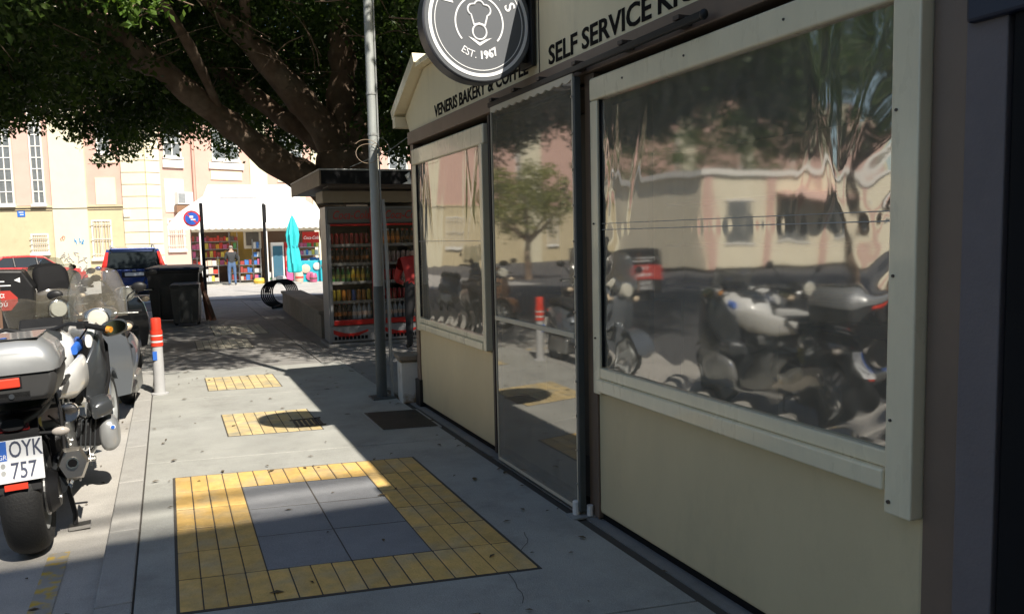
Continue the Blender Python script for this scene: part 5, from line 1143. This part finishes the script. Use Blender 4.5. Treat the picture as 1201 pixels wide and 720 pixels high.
for z_ in (-.09,-.155): text('phone_number', '34261', .075, M['white'], BX, frame_mtx((-.10,-.003,z_), (1,0,0), (0,0,1)), depth=.0005, align='CENTER')
obj('print_line', MB().box(-.25,.05,-.004,-.001,.255,.265), M['white'], BX); obj('print_line', MB().box(-.20,.10,-.004,-.001,.215,.225), M['white'], BX); obj('arrow', MB().prism([(.13,.27),(.18,.245),(.18,.295)], 'y', -.004, -.001), M['white'], BX)
obj('carrier', MB().box(-.2,.2,.05,.45,-.30,-.202), M['black'], BX, bevel=.01)

# ------------------------------------------------------------------ people
def person(name, label, loc, rz, height, joints, mats, hair):
    """joints: dict of points (m for a 1.75 m figure); body grown with a skin modifier, then frozen to one mesh"""
    J = joints; order = list(J); idx = {k: i for i, k in enumerate(order)}
    E_ = [('pelvis','waist'),('waist','chest'),('chest','neck'),('neck','head'),('head','crown')]
    for s_ in 'LR': E_ += [('chest','sho'+s_),('sho'+s_,'elb'+s_),('elb'+s_,'wri'+s_),('wri'+s_,'palm'+s_),('pelvis','hip'+s_),('hip'+s_,'kne'+s_),('kne'+s_,'ank'+s_),('ank'+s_,'toe'+s_)]
    rd = {'pelvis':(.155,.12),'waist':(.145,.11),'chest':(.165,.12),'neck':(.058,.06),'head':(.078,.095),'crown':(.06,.075),'sho':(.075,.07),'elb':(.05,.05),'wri':(.034,.034),'palm':(.036,.026),'hip':(.10,.10),'kne':(.068,.068),'ank':(.05,.05),'toe':(.045,.035)}
    me = bpy.data.meshes.new(name); me.from_pydata([J[k][0] for k in order], [(idx[a],idx[b]) for a, b in E_], [])
    o = bpy.data.objects.new(name, me); C.objects.link(o)
    sk = o.modifiers.new('skin', 'SKIN'); sk.use_smooth_shade = True
    lay = me.skin_vertices[0] if me.skin_vertices else None
    if lay is None:
        bm = bmesh.new(); bm.from_mesh(me); bm.verts.layers.skin.verify(); bm.to_mesh(me); bm.free(); lay = me.skin_vertices[0]
    for k, i in idx.items():
        r_ = rd.get(k, rd.get(k[:-1])); lay.data[i].radius = r_; lay.data[i].use_root = (k == 'pelvis')
    sb = o.modifiers.new('sub', 'SUBSURF'); sb.levels = 2; sb.render_levels = 2
    dg = bpy.context.evaluated_depsgraph_get(); me2 = bpy.data.meshes.new_from_object(o.evaluated_get(dg)); bpy.data.objects.remove(o)
    me2.materials.clear()
    for m in mats: me2.materials.append(m)
    pts = {k: Vector(v[0]) for k, v in J.items()}
    def near(c):
        best, bk = 9, None
        for a, b in E_:
            pa, pb = pts[a], pts[b]; t = max(0, min(1, (c-pa).dot(pb-pa)/max((pb-pa).length_squared,1e-6))); d = (c-(pa+(pb-pa)*t)).length
            if d < best: best, bk = d, (a, b, t)
        return bk
    for p in me2.polygons:
        a, b, t = near(p.center); k = 0
        if a in ('neck','head') or (a == 'chest' and b == 'neck' and t > .85) or a[:3] == 'wri': k = 2
        elif a[:3] in ('hip','kne') or (a == 'pelvis' and b[:3] == 'hip') : k = 1
        elif a[:3] == 'ank': k = 3
        p.material_index = k; p.use_smooth = True
    root = thing(name, label, 'person', loc, rz); sc_ = height/1.75; root.scale = (sc_,sc_,sc_)
    bo = bpy.data.objects.new('body', me2); C.objects.link(bo); bo.parent = root
    hd = pts['head']; cr = pts['crown']; ax = (cr-hd).normalized()
    hb = MB().ball((0,0,0), (.083,.098,.075), 16, 10); q = obj('hair', hb, hair, root, smooth=True); q.location = hd+ax*.055+Vector((0,-.018,0))
    for s_ in (-1,1): obj('ear', MB().ball((hd.x+s_*.078, hd.y-.005, hd.z), (.012,.022,.032), 8, 6), mats[2], root, smooth=True)
    obj('nose', MB().ball((hd.x, hd.y+.10, hd.z-.005), (.014,.02,.024), 8, 6), mats[2], root, smooth=True)
    for s_ in 'LR':                                             # five separate fingers rooted in each palm
        w_, p_ = pts['wri'+s_], pts['palm'+s_]; d = (p_-w_).normalized(); side = d.cross(Vector((0,1,.3))).normalized() if abs(d.y) < .9 else Vector((1,0,0))
        bend = side.cross(d).normalized()
        for i, (off, ln) in enumerate(((-.027,.062),(-.009,.074),(.009,.070),(.027,.055))):
            b0 = p_+side*off; obj('finger', MB().tube([b0, b0+d*ln*.5+bend*.008, b0+d*ln+bend*.026], [.0095,.009,.007], 6), mats[2], root, smooth=True)
        b0 = p_-d*.035+side*-.03; obj('thumb', MB().tube([b0, b0-side*.03+d*.025, b0-side*.038+d*.055+bend*.012], [.011,.010,.008], 6), mats[2], root, smooth=True)
    return root
def P_(*a): return (tuple(a),)
base = dict(pelvis=P_(0,0,.95), waist=P_(0,.01,1.10), chest=P_(0,.02,1.34), neck=P_(0,.02,1.50), head=P_(0,.04,1.62), crown=P_(0,.03,1.69),
    shoL=P_(-.19,.02,1.42), elbL=P_(-.26,.02,1.14), wriL=P_(-.20,.20,1.05), palmL=P_(-.19,.28,1.06), shoR=P_(.19,.02,1.42), elbR=P_(.26,.02,1.14), wriR=P_(.20,.20,1.05), palmR=P_(.19,.28,1.06),
    hipL=P_(-.10,0,.88), kneL=P_(-.12,.02,.49), ankL=P_(-.13,-.02,.08), toeL=P_(-.14,.14,.04), hipR=P_(.10,0,.88), kneR=P_(.12,.02,.49), ankR=P_(.13,-.02,.08), toeR=P_(.15,.14,.04))
skin_m = mat('skin', (.48,.30,.22), .55); shoe = mat('shoe', (.22,.2,.18), .6)
person('person', 'shopper in dark jacket and blue jeans standing at the snack racks, seen from behind', (2.55,SY-1.25,gz(SY)), R(4), 1.72, base,
    [mat('dark jacket', (.022,.024,.026), .7, var=.2), mat('blue denim', (.075,.13,.24), .8, var=.25, vscale=9), skin_m, shoe], mat('grey hair', (.22,.20,.18), .8))
lean_ = dict(base); lean_.update(waist=P_(0,.06,1.08), chest=P_(.02,.19,1.26), neck=P_(.05,.30,1.37), head=P_(.08,.40,1.44), crown=P_(.09,.43,1.50), shoL=P_(-.17,.22,1.31), elbL=P_(-.24,.30,1.04), wriL=P_(-.12,.48,.98), palmL=P_(-.09,.55,1.0), shoR=P_(.21,.22,1.33), elbR=P_(.28,.36,1.08), wriR=P_(.2,.56,1.05), palmR=P_(.18,.63,1.06))
person('person', 'person in red jacket and black trousers leaning towards the drinks fridge', (3.16,10.75,0), R(-4), 1.62, lean_,
    [mat('red jacket', (.42,.025,.02), .65, var=.15), mat('black trousers', (.012,.012,.014), .8), skin_m, mat('black shoe', (.02,.02,.02), .5)], mat('dark hair', (.03,.02,.015), .7))

# ------------------------------------------------------------------ dry leaves and scraps blown about the pavement
ll = MB(); rl = random.Random(5)
for k in range(170):
    x = rl.uniform(-.2,2.0) if k % 3 else rl.choice((rl.uniform(1.9,2.05), rl.uniform(-.9,-.38))); y = rl.uniform(2.6,12.5); z = .009 if x > -.37 else -.069
    a = rl.uniform(0,6.28); L_ = rl.uniform(.012,.035); w = L_*rl.uniform(.3,.5); c, q = math.cos(a), math.sin(a)
    ll.add([(x,y,z),(x+c*L_-q*w,y+q*L_+c*w,z+.004),(x+c*2*L_,y+q*2*L_,z+.001),(x+c*L_+q*w,y+q*L_-c*w,z+.005)], [(0,1,2),(0,2,3)])
tag(obj('leaf_litter', ll, mat('dry leaf', (.10,.07,.035), .8, var=.4, vscale=3), fix=False), 'small dry leaves scattered over the pavement', 'leaf litter', kind='stuff')

# hairline cracks in the concrete bays
rc = random.Random(17)
for (x, y, a, n_) in ((1.3,3.0,60,18),(.5,11.0,10,26)):
    pts = []; ang = R(a)
    for k in range(n_):
        pts.append((x,y)); ang += rc.uniform(-.5,.5); ang += (R(a)-ang)*.25; x += .05*math.cos(ang); y += .05*math.sin(ang)
        if not (-.2 < x < 1.95): break
    if len(pts) < 4: continue
    m_ = MB(); w_ = .0016
    for (ax, ay), (bx, by) in zip(pts, pts[1:]):
        d = Vector((bx-ax, by-ay)).normalized(); nx, ny = -d.y*w_, d.x*w_
        m_.add([(ax-nx,ay-ny,.0016),(ax+nx,ay+ny,.0016),(bx+nx,by+ny,.0016),(bx-nx,by-ny,.0016)], [(0,1,2,3)])
    obj('crack', m_, M['joint'], pavement, fix=False)
# cables, bolts and a mesh of small fittings on the motorcycle
for k, p in enumerate([[(.30,1.09,1.08),(.24,1.2,1.0),(.15,1.2,.9)],[(-.30,1.09,1.08),(-.2,1.22,1.0),(-.1,1.2,.9)],[(.14,-.02,.72),(.18,.1,.64),(.17,.3,.58),(.15,.5,.6)],[(.10,-.12,.70),(.13,-.10,.62),(.12,.05,.58)],[(.20,.62,.60),(.24,.80,.52),(.22,.95,.48)],[(.19,.30,.70),(.24,.42,.62),(.20,.55,.50)]]):
    obj('cable', MB().tube(p, .006, 5), M['matte_black'], MC, smooth=True)
for k, (x, y, z) in enumerate(((.185,.46,.47),(.185,.54,.38),(.20,.20,.50),(.15,.02,.36),(.15,-.04,.28),(.24,.06,.33),(.295,.15,.44),(.295,.30,.40))):
    obj('bolt', MB().lathe([(.010,0),(.010,.008)], 6, (x,y,z), 'x'), M['steel'], MC)
obj('rear_brake_line', MB().tube([(.155,.03,.33),(.19,.12,.42),(.17,.35,.48)], .005, 5), M['galv'], MC, smooth=True)
obj('grab_rail', MB().tube([(.17,.50,.84),(.22,.35,.87),(.21,.15,.86),(.14,.08,.84)], .012, 6), M['black'], MC, smooth=True)
